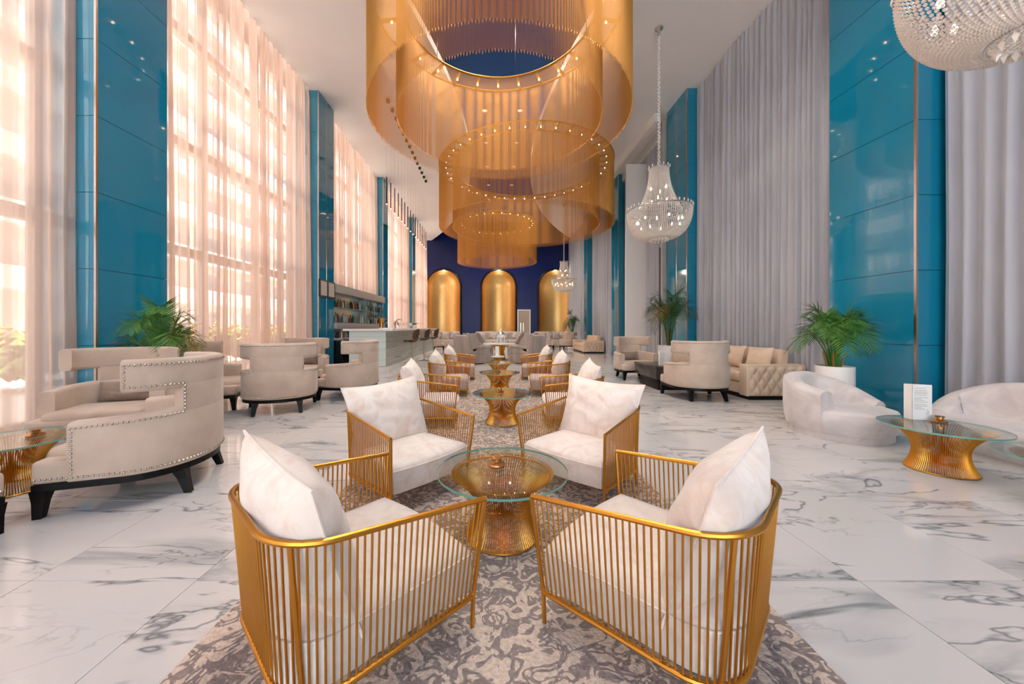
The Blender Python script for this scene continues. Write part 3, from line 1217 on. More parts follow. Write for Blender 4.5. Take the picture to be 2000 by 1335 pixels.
def gold_chair(label, plabel, x, y, a, near, pk=0, dx=0.0, tilt=-0.32, roll=0.0):
    t = thing('gold_armchair', label, 'armchair', (x, y, 0.014), a, 'gold rod armchairs')
    link('top_rail', top_me, t)
    link('bottom_rail', low_me, t)
    n = len(g_top)
    # front posts down to the feet and back posts in the corners
    for i in (0, n - 1, 18, n - 1 - 18):
        p, q = g_top[i], g_low[i]
        d = (q - p)
        foot = q + d * (q.z / max(p.z - q.z, 1e-3))
        foot.x, foot.y = q.x + (foot.x - q.x) * .35, q.y + (foot.y - q.y) * .35
        MB().tube([p, q, foot], 0.0085, 8).build('leg', 'gold_frame', t)
    if near:
        for k in range(1, NR - 1):
            p, q = rl[k], rt[k]
            v = q - p
            o = link('rod', rod_unit, t, p)
            o.rotation_mode = 'QUATERNION'
            o.rotation_quaternion = Vector((0, 0, 1)).rotation_difference(v)
            o.scale = (0.0037, 0.0037, v.length)
    else:
        mb = MB()
        for k in range(1, NR - 1):
            mb.tube([rl[k], rt[k]], 0.0042, 4, cap=False)
        stuff(mb.build('rods', 'gold_frame', t))
    s = link('seat', seat_me, t)
    link('piping', pip_me, s)
    # loose back cushion
    R = Matrix.Translation((x, y, 0)) @ Matrix.Rotation(a, 4, 'Z')
    c = thing('back_cushion', plabel, 'cushion', group='white back cushions')
    M = R @ Matrix.Translation((dx, -0.200, 0.498)) @ Matrix.Rotation(-tilt * 0.95, 4, 'X') @ Matrix.Rotation(roll, 4, 'Y')
    c.matrix_world = M
    b = link('cushion', pil_me[pk], c)
    link('piping', pilp_me, b)
    return t


specs = [
    ('gold rod armchair in the near left corner of the rug, back to the camera', 'white velvet cushion in the near left gold armchair', -.679, 1.716, -.756, True, 0, 0, .05),
    ('gold rod armchair in the near right corner of the rug, back to the camera', 'white velvet cushion in the near right gold armchair', .809, 1.762, .790, True, 1, 0, -.05),
    ('gold rod armchair facing the camera left of the nearest glass table', 'white velvet cushion in the left gold armchair facing the camera', -.824, 3.272, -2.26, True, 2, 0, .04),
    ('gold rod armchair facing the camera right of the nearest glass table', 'white velvet cushion in the right gold armchair facing the camera', .842, 3.372, 2.345, True, 0, 0, -.03),
]
for lab, pl, x, y, a, near, pk, dx, rl_ in specs:
    gold_chair(lab, pl, x * K, y * K, a, near, pk, dx, roll=rl_)
rows = [(5.5, 'second'), (7.85, 'third'), (10.2, 'fourth')]
for y, nm in rows:
    gold_chair('gold rod armchair on the window side of the %s glass table' % nm, 'white velvet cushion in the window side armchair at the %s glass table' % nm, -1.0 * K, y * K, yaw(1, 0.05), False, 1, roll=.08)
    gold_chair('gold rod armchair on the drape side of the %s glass table' % nm, 'white velvet cushion in the drape side armchair at the %s glass table' % nm, 1.17 * K, y * K, yaw(-1, 0.05), False, 2, roll=-.08)


# ================================================================== WIRE TABLES
def wire_table_parts():
    mb = MB()
    n = 96
    prof = []
    for k in range(13):
        u = k / 12
        z = 0.008 + 0.338 * u
        # waist at about 0.45 of the height, flared rim
        r = 0.152 + 0.046 * ((0.45 - u) / 0.45) ** 2 if u < 0.45 else 0.152 + 0.128 * ((u - 0.45) / 0.55) ** 2.1
        prof.append((r, z))
    for k in range(n):
        a = 2 * PI * k / n
        pts = []
        for i, (r, z) in enumerate(prof):
            b = a + 0.0 * i
            pts.append((r * math.cos(b), r * math.sin(b), z))
        mb.tube(pts, 0.0034, 4)
    wires = mb.mesh('wire_base', 'gold_wire')
    hp = MB()
    for r, z, th in ((0.198, 0.006, 0.006), (0.262, 0.332, 0.005), (0.150, 0.16, 0.004)):
        hp.tube([(r * math.cos(2 * PI * k / 64), r * math.sin(2 * PI * k / 64), z) for k in range(64)], th, 5, closed=True)
    hoops = hp.mesh('hoops', 'gold_wire')
    R = 0.357
    gl = MB()
    gl.lathe([(R - .002, 0.347), (R, 0.349)], 72, cap=False)
    gl.mi = 0
    g2 = MB()
    n = 72
    top = [(R * math.cos(2 * PI * k / n), R * math.sin(2 * PI * k / n)) for k in range(n)]
    g2.prism(top, 0.347, 0.359)
    g2.fm = [0, 0] + [1] * n
    glass = g2.mesh('glass_top', ['table_glass', 'glass_edge'], angle=30)
    return wires, hoops, glass


w_me, h_me, gl_me = wire_table_parts()


def wire_table(label, x, y, z=0.0, s=1.0):
    t = thing('wire_table', label, 'table', (x, y, z), group='gold wire tables with glass tops', scale=s)
    stuff(link('wire_base', w_me, t))
    link('hoops', h_me, t)
    link('glass_top', gl_me, t)
    return t


ash_a = MB().lathe([(0.02, 0), (0.046, 0.004), (0.050, 0.012), (0.046, 0.02), (0.03, 0.024), (0.024, 0.03), (0.024, 0.044), (0.030, 0.048), (0.03, 0.052), (0.012, 0.05)], 24).mesh('dish', 'brass')


def ashtray(label, x, y, z=0.36, s=1.0):
    o = link('brass_ashtray', ash_a, None, (x, y, z), 0.3, (s, s, s))
    return tag(o, label, 'ashtray', 'brass ashtrays')


RZ = 0.014
tabs = [(.05 * K, 2.50 * K, 'nearest'), (.11 * K, 5.42 * K, 'second'), (.10 * K, 7.95 * K, 'third'), (.12 * K, 10.2 * K, 'fourth')]
for x, y, nm in tabs:
    wire_table('%s gold wire table with round glass top on the rug' % nm, x, y, RZ)
    ashtray('brass ashtray on the %s glass table of the rug' % nm, x - .03, y + .03, 0.359 + RZ)
wire_table('gold wire table with glass top between the nailhead armchairs', -3.45, 2.55)
ashtray('brass ashtray on the glass table between the nailhead armchairs', -3.36, 2.62, 0.359)
wire_table('gold wire table carrying a white menu before the curved sofas', 3.6, 2.9)
ashtray('brass ashtray beside the white menu on the right glass table', 3.72, 3.0, 0.359)
wire_table('gold wire table with glass top cut by the right edge', 3.57, 2.15)
t5 = wire_table('small gold wire table with white top behind the fourth glass table', 0.08, 11.05, 0, 0.72)
MB().lathe([(0.29, 0.36), (0.3, 0.365), (0.3, 0.385), (0.29, 0.39)], 32).build('white_top', 'bar_top', t5)


def menu(label, x, y, z, rz, w=0.15, h=0.30, d=0.07):
    t = thing('menu_card', label, 'menu', (x, y, z), rz, 'white menu cards')
    mb = MB()
    mb.prism([(-w / 2, 0), (w / 2, 0), (w / 2, 0.003), (-w / 2, 0.003)], 0, h)
    mb.prism([(-w / 2, 0), (-w / 2 + .003, 0), (-w / 2 + .003, d), (-w / 2, d)], 0, h)
    mb.prism([(-w / 2, d), (w / 2, 0.006), (w / 2, 0.009), (-w / 2, d + .003)], 0, h)
    mb.build('card', 'paper', t, smooth=False)
    ln = MB()
    r = random.Random(5)
    zz = h - 0.03
    for k in range(13):
        l = w * r.uniform(0.35, 0.72)
        ln.box(-w * 0.40, -w * 0.40 + l, -0.0012, -0.0002, zz, zz + 0.0022)
        zz -= 0.013 if k % 4 else 0.02
    # scribbled emblem low in the corner
    pts = [(w * .27 + .010 * math.cos(a * 1.0) * (1 - .3 * math.sin(2.3 * a)), -0.001, 0.045 + 0.004 * a + .009 * math.sin(1.7 * a)) for a in np.linspace(0, 9, 40)]
    ln.tube(pts, 0.0008, 4)
    ln.build('print', 'ink', t, smooth=False)
    return t


menu('white menu card standing on the glass table before the curved sofas', 3.67, 3.08, 0.360, -0.12)
menu('white menu card on the black table among the tufted sofa chairs', 3.17, 6.75, 0.445, 0.0, 0.12, 0.27)
menu('white menu card on the small white topped table in the centre', 0.06, 11.0, 0.282, 0.0, 0.11, 0.30)


# ================================================================== NAILHEAD BARREL CHAIRS
def barrel_path(s0, s1, n, W=0.46, yarm=0.19, yst=-0.05, B=0.38):
    # s from -1 (left arm front) over 0 (back centre) to 1 (right arm front); returns (pos, outward normal)
    Ls = yarm - yst
    # ellipse arc length
    N = 60
    arc = [(W * math.sin(PI / 2 * k / N), yst - B * math.cos(PI / 2 * k / N)) for k in range(N + 1)]
    pts = arc + [(W, yst + Ls * k / 12) for k in range(1, 13)]
    d = [0]
    for a, b in zip(pts[:-1], pts[1:]):
        d.append(d[-1] + math.hypot(b[0] - a[0], b[1] - a[1]))
    T = d[-1]

    def at(s):
        q = abs(s) * T
        for i in range(len(pts) - 1):
            if d[i + 1] >= q - 1e-9:
                u = (q - d[i]) / max(d[i + 1] - d[i], 1e-9)
                x = pts[i][0] + (pts[i + 1][0] - pts[i][0]) * u
                y = pts[i][1] + (pts[i + 1][1] - pts[i][1]) * u
                tx, ty = pts[i + 1][0] - pts[i][0], pts[i + 1][1] - pts[i][1]
                l = math.hypot(tx, ty)
                nx, ny = ty / l, -tx / l
                if s < 0:
                    x, nx = -x, -nx
                return (x, y), (nx, ny)
    return [at(s0 + (s1 - s0) * k / n) for k in range(n + 1)], T


def rsec(t, z0, z1, r=0.022):
    # rounded rectangle section: outward offset 0 .. -t
    r = min(r, t / 2 - .001, (z1 - z0) / 2 - .001)
    out = []
    for cx, cz, a0 in ((-r, z1 - r, 0), (-t + r, z1 - r, 90), (-t + r, z0 + r, 180), (-r, z0 + r, 270)):
        for k in range(4):
            a = math.radians(a0 + 30 * k)
            out.append((cx + r * math.cos(a), cz + r * math.sin(a)))
    return out


def arm_z(s):
    return 0.605 - 0.035 * min(1, max(0, (abs(s) - .4) / .6))


SW, SC = 0.72, 0.37       # wing tip, edge of the central back panel


def make_barrel():
    t = thing('barrel_chair', 'x', 'armchair', group='beige nailhead barrel chairs')
    mb = MB()
    p, T = barrel_path(-1, 1, 60)
    mb.sweep(p, lambda i: rsec(0.125, 0.205, arm_z(-1 + 2 * i / 60), 0.03))
    p, _ = barrel_path(-SC, SC, 34)
    mb.sweep([((q[0] - n_[0] * .0004, q[1] - n_[1] * .0004), n_) for q, n_ in p], lambda i: rsec(0.095, 0.5, 0.90))
    p, _ = barrel_path(-SW, SW, 50)
    mb.sweep(p, lambda i: rsec(0.10, 0.735, 0.945, 0.03))
    mb.build('shell', 'beige_suede', t, angle=35)
    # seat with its front block reaching past the arms
    st = MB()
    st.rbox(-0.44, 0.44, 0.0, 0.372, 0.205, 0.345, 0.03)
    st.rbox(-0.345, 0.345, -0.17, 0.365, 0.30, 0.40, 0.045)
    st.build('seat', 'beige_suede', t, angle=35)
    # dark plinth
    pp, _ = barrel_path(-1, 1, 40, W=0.45, yarm=0.36, B=0.36)
    poly = [q for q, _ in pp]
    MB().prism([(x * .985, y) for x, y in poly][::-1], 0.165, 0.207).build('base', 'black_wood', t, smooth=False)
    for lx, ly, ox, oy in ((-.405, .33, -.01, .01), (.405, .33, .01, .01), (-.255, -.285, -.02, -.06), (.255, -.285, .02, -.06)):
        lg = MB()
        q = []
        for z, h, k in ((0.0, 0.021, 1), (0.10, 0.028, .45), (0.17, 0.04, 0)):
            q += [(lx + ox * k + sx * h, ly + oy * k + sy * h, z) for sx, sy in ((-1, -1), (1, -1), (1, 1), (-1, 1))]
        lg.add(q, [(3, 2, 1, 0), (8, 9, 10, 11)] + [(i * 4 + k, i * 4 + (k + 1) % 4, (i + 1) * 4 + (k + 1) % 4, (i + 1) * 4 + k) for i in range(2) for k in range(4)])
        lg.build('leg', 'black_wood', t, smooth=False)
    # nail heads
    nb = MB()
    dome = []

    def nail(pos, nrm):
        a = Vector((nrm[0], nrm[1], 0))
        s = Vector((-nrm[1], nrm[0], 0))
        u = Vector((0, 0, 1))
        c = Vector(pos)
        r = 0.0092
        vs = [c + (s * math.cos(PI / 3 * k) + u * math.sin(PI / 3 * k)) * r for k in range(6)] + \
             [c + (s * math.cos(PI / 3 * k) + u * math.sin(PI / 3 * k)) * r * .65 + a * .006 for k in range(6)] + [c + a * .0085]
        nb.add(vs, [(k, (k + 1) % 6, 6 + (k + 1) % 6, 6 + k) for k in range(6)] + [(6 + k, 6 + (k + 1) % 6, 12) for k in range(6)])

    def along(s0, s1, zf):
        n = max(2, int(abs(s1 - s0) * T / 0.0245))
        q, _ = barrel_path(s0, s1, n)
        for i, (p_, nn) in enumerate(q):
            s = s0 + (s1 - s0) * i / n
            nail((p_[0], p_[1], zf(s)), nn)

    def upright(s, z0, z1):
        n = max(1, int((z1 - z0) / 0.0245))
        q, _ = barrel_path(s, s, 1)
        for i in range(n + 1):
            nail((q[0][0][0], q[0][0][1], z0 + (z1 - z0) * i / n), q[0][1])
    along(-1, 1, lambda s: 0.238)
    along(-SW + .02, SW - .02, lambda s: 0.912)
    for sg in (-1, 1):
        along(sg * .985, sg * (SC + .0), lambda s: arm_z(s) - .034)
        along(sg * (SW - .02), sg * SC, lambda s: 0.770)
        upright(sg * .978, .262, arm_z(1) - .06)
        upright(sg * (SW - .02), .79, .895)
        upright(sg * (SC - .012), arm_z(SC) - .01, .75)
        for k in range(7):
            nail((sg * 0.44, 0.2 + 0.0245 * k, 0.238), (sg, 0))
    for k in range(33):
        nail((-0.40 + 0.025 * k, 0.372, 0.238), (0, 1))
    stuff(nb.build('nailhead_trim', 'nail', t))
    return t


bc0 = make_barrel()
barrels = [
    ((-2.57, 2.67), (-.945, -.326), 'beige nailhead barrel chair in the left foreground, back and cutout side towards the camera'),
    ((-3.75, 3.55), (.35, -.94), 'beige barrel chair with lumbar pillow before the left window, facing the camera'),
    ((-3.2, 1.66), (.02, 1), 'beige nailhead chair at the left edge, only its front corner showing'),
    ((-4.12, 5.3), (.94, .34), 'beige barrel chair by the sheer curtain behind the left palm'),
    ((-3.03, 5.07), (-.41, .91), 'beige nailhead barrel chair with its full back to the camera, left of the bar'),
    ((-3.85, 7.2), (.15, -.99), 'beige barrel chair before the bar pillar facing the camera'),
    ((-2.43, 6.07), (-.99, .1), 'beige nailhead barrel chair in side view before the bar counter'),
    ((3.345, 5.95), (0, 1), 'beige nailhead barrel chair with its back to the camera before the tufted sofa'),
    ((3.22, 8.25), (.1, -.99), 'beige barrel chair with lumbar pillow beyond the black table on the right'),
    ((-3.2, 18.6), (.7, .7), 'pale barrel chair far off by the end of the bar'),
    ((3.92, 19.2), (.1, 1), 'pale barrel chair far off before the right gold niche'),
    ((2.85, 19.6), (.9, -.2), 'pale barrel chair far off in side view at the right grouping'),
]
bar_obj = []
for i, (c, f_, lab) in enumerate(barrels):
    if i == 0:
        o = bc0
        o['label'] = lab
        o.location = (c[0], c[1], 0)
        o.rotation_euler = (0, 0, yaw(*f_))
    else:
        o = copy_tree(bc0, lab, (c[0], c[1], 0), yaw(*f_))
    bar_obj.append(o)

lum_me = pillow_mesh(.42, .20, .13, 4, 16, m='taupe_velvet', pinch=0.04)


def lumbar(label, c, f_, back=-0.27):
    o = link('lumbar_pillow', lum_me)
    M = Matrix.Translation((c[0], c[1], 0)) @ Matrix.Rotation(yaw(*f_), 4, 'Z') @ Matrix.Translation((0.03, back + .07, 0.50)) @ Matrix.Rotation(0.2, 4, 'X')
    o.matrix_world = M
    return tag(o, label, 'pillow', 'taupe lumbar pillows')


lumbar('taupe lumbar pillow in the chair before the left window', barrels[1][0], barrels[1][1])
lumbar('taupe lumbar pillow in the chair before the bar pillar', barrels[5][0], barrels[5][1])
lumbar('taupe lumbar pillow in the chair beyond the black table', barrels[8][0], barrels[8][1])


# ================================================================== PALMS
def palm(label, x, y, pot_r, pot_h, reach, top, n, seed, dark, taper=1.0):
    rnd = random.Random(seed)
    t = thing('potted_palm', label, 'plant', (x, y, 0), group='potted palms')
    MB().lathe([(pot_r * taper * .96, 0), (pot_r * taper, 0.01), (pot_r, pot_h - .01), (pot_r * .985, pot_h), (pot_r * .93, pot_h), (pot_r * .92, pot_h - .05)], 36).build('pot', 'pot_white', t)
    MB().lathe([(0.001, pot_h - .035), (pot_r * .92, pot_h - .045)], 24, cap=False).build('soil', 'soil', t)
    st = MB()
    for k in range(n):
        a = 2 * PI * k * 0.381966 + rnd.uniform(-.2, .2)
        el = rnd.uniform(0.05, 0.95)       # 0 upright .. 1 sprawling
        R = reach * (0.35 + 0.65 * el) * rnd.uniform(.85, 1.1)
        Zt = pot_h + (top - pot_h) * (1.0 - 0.45 * el) * rnd.uniform(.85, 1.05)
        c, s = math.cos(a), math.sin(a)
        mb = MB()
        pts = []
        for i in range(15):
            u = i / 14
            r = 0.04 + R * u ** 1.35
            z = pot_h - .03 + (Zt - pot_h) * (1 - (1 - min(1, u * 1.35)) ** 2) - max(0, u - .5) ** 2 * (top - pot_h) * (0.25 + 1.2 * el)
            pts.append(Vector((c * r, s * r, z)))
        mb.tube(pts, [0.010 * (1 - .8 * i / 14) for i in range(15)], 5)
        side = Vector((-s, c, 0))
        nl = 24
        for i in range(nl):
            u = 0.28 + 0.71 * i / (nl - 1)
            q = u * 14
            j = min(13, int(q))
            p = pts[j].lerp(pts[j + 1], q - j)
            tg = (pts[j + 1] - pts[j]).normalized()
            ll = reach * 0.52 * math.sin(PI * (0.18 + 0.75 * (i / nl))) * rnd.uniform(.85, 1.1)
            for sg in (-1, 1):
                dv = (side * sg * 0.85 + tg * 0.85 + Vector((0, 0, 0.16 - .1 * rnd.random()))).normalized()
                wv = tg.cross(dv).cross(dv).normalized() * (0.0036 + 0.0040 * reach)
                mid = p + dv * ll * .5
                tip = p + dv * ll + Vector((0, 0, -ll * .10))
                mb.add([p - wv * .4, p + wv * .4, mid + wv, tip, mid - wv], [(0, 1, 2, 4), (4, 2, 3)])
        mb.build('frond', ('leaf_dry' if rnd.random() < .06 else ('leaf_dark' if dark else 'leaf')), t, smooth=False)
    for k in range(7):
        a = rnd.uniform(0, 6.28)
        r = rnd.uniform(.01, .06)
        st.tube([(r * math.cos(a), r * math.sin(a), pot_h - .04), (r * 2 * math.cos(a), r * 2 * math.sin(a), pot_h + .22 * (top - pot_h))], [.016, .008], 6)
    st.build('stems', 'leaf_dry', t)
    return t


palm('palm in a white round pot between curved sofa and broad teal pillar', 4.21, 4.45, .19, .68, .50, 1.48, 22, 11, False)
palm('palm rising behind the near nailhead barrel chairs before the teal pillar', -3.9, 4.2, .2, .50, .52, 1.45, 20, 12, False)
palm('tall palm behind the black table beside the chandelier pole', 4.13, 8.5, .25, .74, .72, 2.15, 20, 13, True)
palm('dark palm far off before the right gold niche', 4.4, 20.5, .25, .6, .6, 2.2, 16, 14, True)


# ================================================================== CURVED VELVET SOFAS
def catmull(P, n):
    out = []
    m = len(P)
    for i in range(m - 1):
        p0, p1, p2, p3 = P[max(i - 1, 0)], P[i], P[i + 1], P[min(i + 2, m - 1)]
        for k in range(n):
            u = k / n
            out.append(tuple(0.5 * ((2 * b) + (-a + c) * u + (2 * a - 5 * b + 4 * c - d) * u * u + (-a + 3 * b - 3 * c + d) * u ** 3) for a, b, c, d in zip(p0, p1, p2, p3)))
    out.append(tuple(P[-1]))
    return out


def curved_sofa(label, back, front, orient):
    # back: (x,y,height) along the outer back; front: (x,y) along the seat front, from the end of back to its start
    t = thing('curved_sofa', label, 'sofa', group='curved velvet sofas')
    B = catmull(back, 10)
    Fp = catmull(front, 8)
    outer = [(b[0], b[1]) for b in B] + [(q[0], q[1]) for q in Fp[1:-1]]
    cx = sum(p[0] for p in outer) / len(outer)
    cy = sum(p[1] for p in outer) / len(outer)

    def ring(s, z):
        return [(cx + (x - cx) * s, cy + (y - cy) * s, z) for x, y in outer]
    n = len(outer)

    def loft(rings, cap=True):
        vs = [p for r in rings for p in r]
        fs = []
        for i in range(len(rings) - 1):
            for k in range(n):
                k2 = (k + 1) % n
                q = (i * n + k, i * n + k2, (i + 1) * n + k2, (i + 1) * n + k)
                fs.append(q if orient > 0 else q[::-1])
        a = tuple((len(rings) - 1) * n + k for k in range(n))
        fs.append(a if orient > 0 else a[::-1])
        return vs, fs
    MB().add(*loft([ring(.90, 0.0), ring(.90, .075)])).build('plinth', 'silver_velvet', t, angle=50)
    MB().add(*loft([ring(.92, .07), ring(.965, .09), ring(.985, .2), ring(.97, .275), ring(.94, .30), ring(.86, .312), ring(.6, .318), ring(.2, .32)])).build('seat', 'silver_velvet', t, angle=60)
    path = []
    m = len(B)
    for i in range(m):
        a, b = B[max(i - 1, 0)], B[min(i + 1, m - 1)]
        tx, ty = b[0] - a[0], b[1] - a[1]
        l = math.hypot(tx, ty)
        path.append(((B[i][0], B[i][1]), (ty / l * -orient * -1, -tx / l * -orient * -1)))

    def sec(i):
        h = B[i][2]
        th = 0.17
        lean = 0.03
        pts = [(-.02, .08), (0.012, .2), (0.014 + lean * .3, .3)]
        rr = 0.055
        hh = max(h, .30)
        pts = [(-.03, .075), (0.0, .16), (0.012, min(.30, hh - .06))]
        for k in range(7):
            a = math.radians(-10 + 200 * k / 6)
            pts.append((0.012 - th / 2 + th / 2 * math.cos(a), hh - rr + rr * math.sin(a)))
        pts.append((-th - .03, .28))
        pts.append((-th - .03, .1))
        return pts
    sg = MB()
    sg.sweep(path, sec)
    sg.build('backrest', 'silver_velvet', t, angle=60)
    return t


curved_sofa('curved silver velvet sofa before the potted palm',
            [(3.33, 3.66, .50), (3.27, 3.98, .57), (3.46, 4.27, .63), (3.82, 4.38, .62), (4.10, 4.16, .52), (4.20, 3.86, .36)],
            [(4.20, 3.86), (4.08, 3.58), (3.66, 3.43), (3.33, 3.66)], -1)
curved_sofa('curved silver velvet sofa at the right edge before the grey drape',
            [(4.36, 3.62, .35), (4.62, 3.66, .50), (4.84, 3.42, .63), (4.92, 2.95, .67), (4.86, 2.45, .66), (4.62, 2.0, .5)],
            [(4.62, 2.0), (4.2, 2.1), (4.13, 2.7), (4.16, 3.25), (4.36, 3.62)], -1)


# ================================================================== TUFTED SOFA
def tuft_panel(w, h, nx, nz, depth=0.028):
    # diamond tufting in the local xz plane facing -y
    btn = []
    for j in range(nz):
        for i in range(nx + (j % 2)):
            x = (i + (0.5 if j % 2 == 0 else 0.0)) / nx * w
            z = (j + 0.6) / nz * h
            btn.append((x, z))
    dx, dz = w / nx, h / nz

    def f(u, v):
        x, z = u * w, v * h
        p = x / dx
        q = (z / h * nz - 0.6)
        a = (p - 0.5 + q * 0.5) % 1.0
        b = (p - 0.5 - q * 0.5) % 1.0
        ca = min(a, 1 - a)
        cb_ = min(b, 1 - b)
        e = min(ca, cb_)
        puff = depth * min(1.0, e * 3.2) ** 0.6
        hole = 0.0
        rr = math.hypot(ca, cb_)
        puff *= min(1, rr * 3.0)
        edge = min(u, 1 - u, v, 1 - v) * 12
        return (x, -puff * min(1, edge), z)
    return f, btn


def tufted_sofa(label, x, y, L, rz=0.0, s=1.0):
    # local: faces -x, runs along +y from 0 to L, depth 0..0.92 in x ; near arm side faces -y
    t = thing('tufted_sofa', label, 'sofa', (x, y, 0), rz, 'cream tufted sofas', s)
    D, H, TH = 0.95, 0.56, 0.23
    MB().rbox(0.04, D, TH, L - TH, 0.06, 0.25, .015).build('base', 'cream_leather', t)
    MB().box(0.03, D - .02, 0.02, L - 0.02, 0, 0.06).build('plinth', 'black_wood', t, smooth=False)
    for k, yy in enumerate((0.0, L - TH)):
        a = MB().rbox(0.0, D, yy + .03, yy + TH - .0, 0.05, H, .02).build('arm', 'cream_leather', t)
        fn, bt = tuft_panel(D - .02, H - .08, 6, 4)
        m = MB().grid(fn, 84, 52)
        sx = MB()
        p = m.build('tufting', 'cream_leather', a, angle=75)
        if k == 0:
            p.location = (0.01, yy + .034, 0.06)
        else:
            p.location = (D - .01, yy + TH - .004, 0.06)
            p.rotation_euler = (0, 0, PI)
    bk = MB().rbox(D - .22, D, TH - .02, L - TH + .02, 0.05, H, .02).build('backrest', 'cream_leather', t)
    ns = 3
    for k in range(ns):
        y0 = TH + (L - 2 * TH) * k / ns
        y1 = TH + (L - 2 * TH) * (k + 1) / ns
        MB().rbox(0.02, D - .22, y0 + .004, y1 - .004, 0.25, 0.42, .035).build('seat_cushion', 'cream_leather', t)
        M = Matrix.Translation((D - .30, 0, 0)) @ Matrix.Rotation(0.16, 4, 'Y')
        MB().rbox(-.08, .10, y0 + .006, y1 - .006, 0.40, 0.80, .05, M).build('back_cushion', 'cream_leather', t)
    return t


tufted_sofa('cream tufted leather sofa along the wide grey drape', 4.03, 5.70, 2.5)
tufted_sofa('far cream tufted sofa below the distant drape', 4.0, 16.2, 2.3)
sqp = pillow_mesh(.42, .40, .15, 8, 16, m='cream_leather', pinch=0.06)
for k, (yy, rr) in enumerate([(6.12, .35), (6.75, .2), (7.3, .3)]):
    o = link('scatter_pillow', sqp)
    o.matrix_world = Matrix.Translation((4.50, yy, 0.635)) @ Matrix.Rotation(PI / 2 + rr, 4, 'Z') @ Matrix.Rotation(0.3, 4, 'X')
    tag(o, ['cream scatter pillow at the near arm of the tufted sofa', 'cream scatter pillow in the middle of the tufted sofa', 'cream scatter pillow at the far end of the tufted sofa'][k], 'pillow', 'cream scatter pillows')

# black coffee table
bt = thing('coffee_table', 'black stained low table between the two right barrel chairs', 'table', (3.38, 7.05, 0))
MB().rbox(-.36, .36, -.42, .42, 0.0, 0.21, .006).build('base', 'black_wood', bt)
MB().rbox(-.44, .44, -.50, .50, 0.21, 0.40, .006).build('apron', 'dark_veneer', bt)
MB().rbox(-.45, .45, -.51, .51, 0.402, 0.442, .006).build('tabletop', 'dark_veneer', bt)
ashtray('brass ashtray beside the menu on the black table', 3.27, 6.66, 0.443, .9)


# ================================================================== WING CHAIRS AND FAR GROUP
def make_wing(label):
    t = thing('wing_chair', label, 'armchair', group='grey skirted wing chairs')
    MB().rbox(-.42, .42, -.40, .40, 0.02, 0.36, .03).build('skirt', 'grey_velvet', t)
    MB().rbox(-.30, .30, -.26, .43, 0.34, 0.48, .05).build('seat_cushion', 'grey_velvet', t)
    M = Matrix.Translation((0, -.36, 0)) @ Matrix.Rotation(0.1, 4, 'X')
    b = MB()
    b.rbox(-.40, .40, -.09, .07, 0.30, 0.93, .05, M)
    b.build('backrest', 'grey_velvet', t)
    for s in (-1, 1):
        x0, x1 = sorted((s * .31, s * .43))
        q = MB()
        # wing: tapering side panel
        poly = [(-.42, .36), (.02, .55), (-.12, .80), (-.30, .95), (-.50, .95)]
        vs = [(x0, y, z) for y, z in poly] + [(x1, y, z) for y, z in poly]
        n = len(poly)
        q.add(vs, [tuple(range(n)), tuple(range(2 * n - 1, n - 1, -1))] + [(k, n + k, n + (k + 1) % n, (k + 1) % n) for k in range(n)])
        q.build('wing', 'grey_velvet', t, smooth=False)
        a = MB()
        a.rbox(x0, x1, -.36, .36, 0.3, 0.52, .03)
        a.tube([(s * .38, -.34, .54), (s * .38, .38, .54)], 0.075, 14)
        a.build('arm', 'grey_velvet', t)
    return t


wc = make_wing('grey wing chair left of the white lantern table, back to the camera')
wc.location = (-.72, 11.75, 0)
wc.rotation_euler = (0, 0, yaw(.75, .66))
copy_tree(wc, 'grey wing chair right of the white lantern table, back to the camera', (1.02, 11.75, 0), yaw(-.75, .66))
copy_tree(wc, 'grey wing chair left beyond the white lantern table', (-.62, 14.1, 0), yaw(.8, -.6))
copy_tree(wc, 'grey wing chair right beyond the white lantern table', (1.05, 14.1, 0), yaw(-.8, -.6))
rt_ = thing('round_table', 'round white topped table carrying the lantern', 'table', (.16, 12.9, 0))
MB().lathe([(0.58, .56), (0.6, .57), (0.6, .59), (0.58, .60)], 48).build('tabletop', 'bar_top', rt_)
MB().lathe([(0.30, 0), (0.3, .02), (0.22, .03), (0.16, .3), (0.24, .56)], 32).build('pedestal', 'gold_wire', rt_)
ln = thing('lantern', 'white framed glass lantern on the round table', 'lantern', (.2, 12.7, 0.60))
f = MB()
for sx in (-1, 1):
    for sy in (-1, 1):
        f.box(sx * .13 - .012, sx * .13 + .012, sy * .13 - .012, sy * .13 + .012, 0, .32)
for z in (0.0, .3):
    f.box(-.142, .142, -.142, -.118, z, z + .024).box(-.142, .142, .118, .142, z, z + .024).box(-.142, -.118, -.142, .142, z, z + .024).box(.118, .142, -.142, .142, z, z + .024)
f.build('frame', 'pot_white', ln, smooth=False)
MB().box(-.12, .12, -.128, -.124, .02, .3).box(-.12, .12, .124, .128, .02, .3).build('panes', 'window_glass', ln, smooth=False)
MB().lathe([(0.17, .324), (0.12, .38), (0.05, .42), (0.04, .45), (0.002, .455)], 16).build('roof', 'steel', ln)
MB().tube([(0.03 * math.cos(2 * PI * k / 16), 0, .485 + .03 * math.sin(2 * PI * k / 16)) for k in range(16)], .005, 5, closed=True).build('ring', 'steel', ln)
MB().lathe([(0.04, .02), (0.04, .18), (0.01, .185)], 14).build('candle', 'paper', ln)

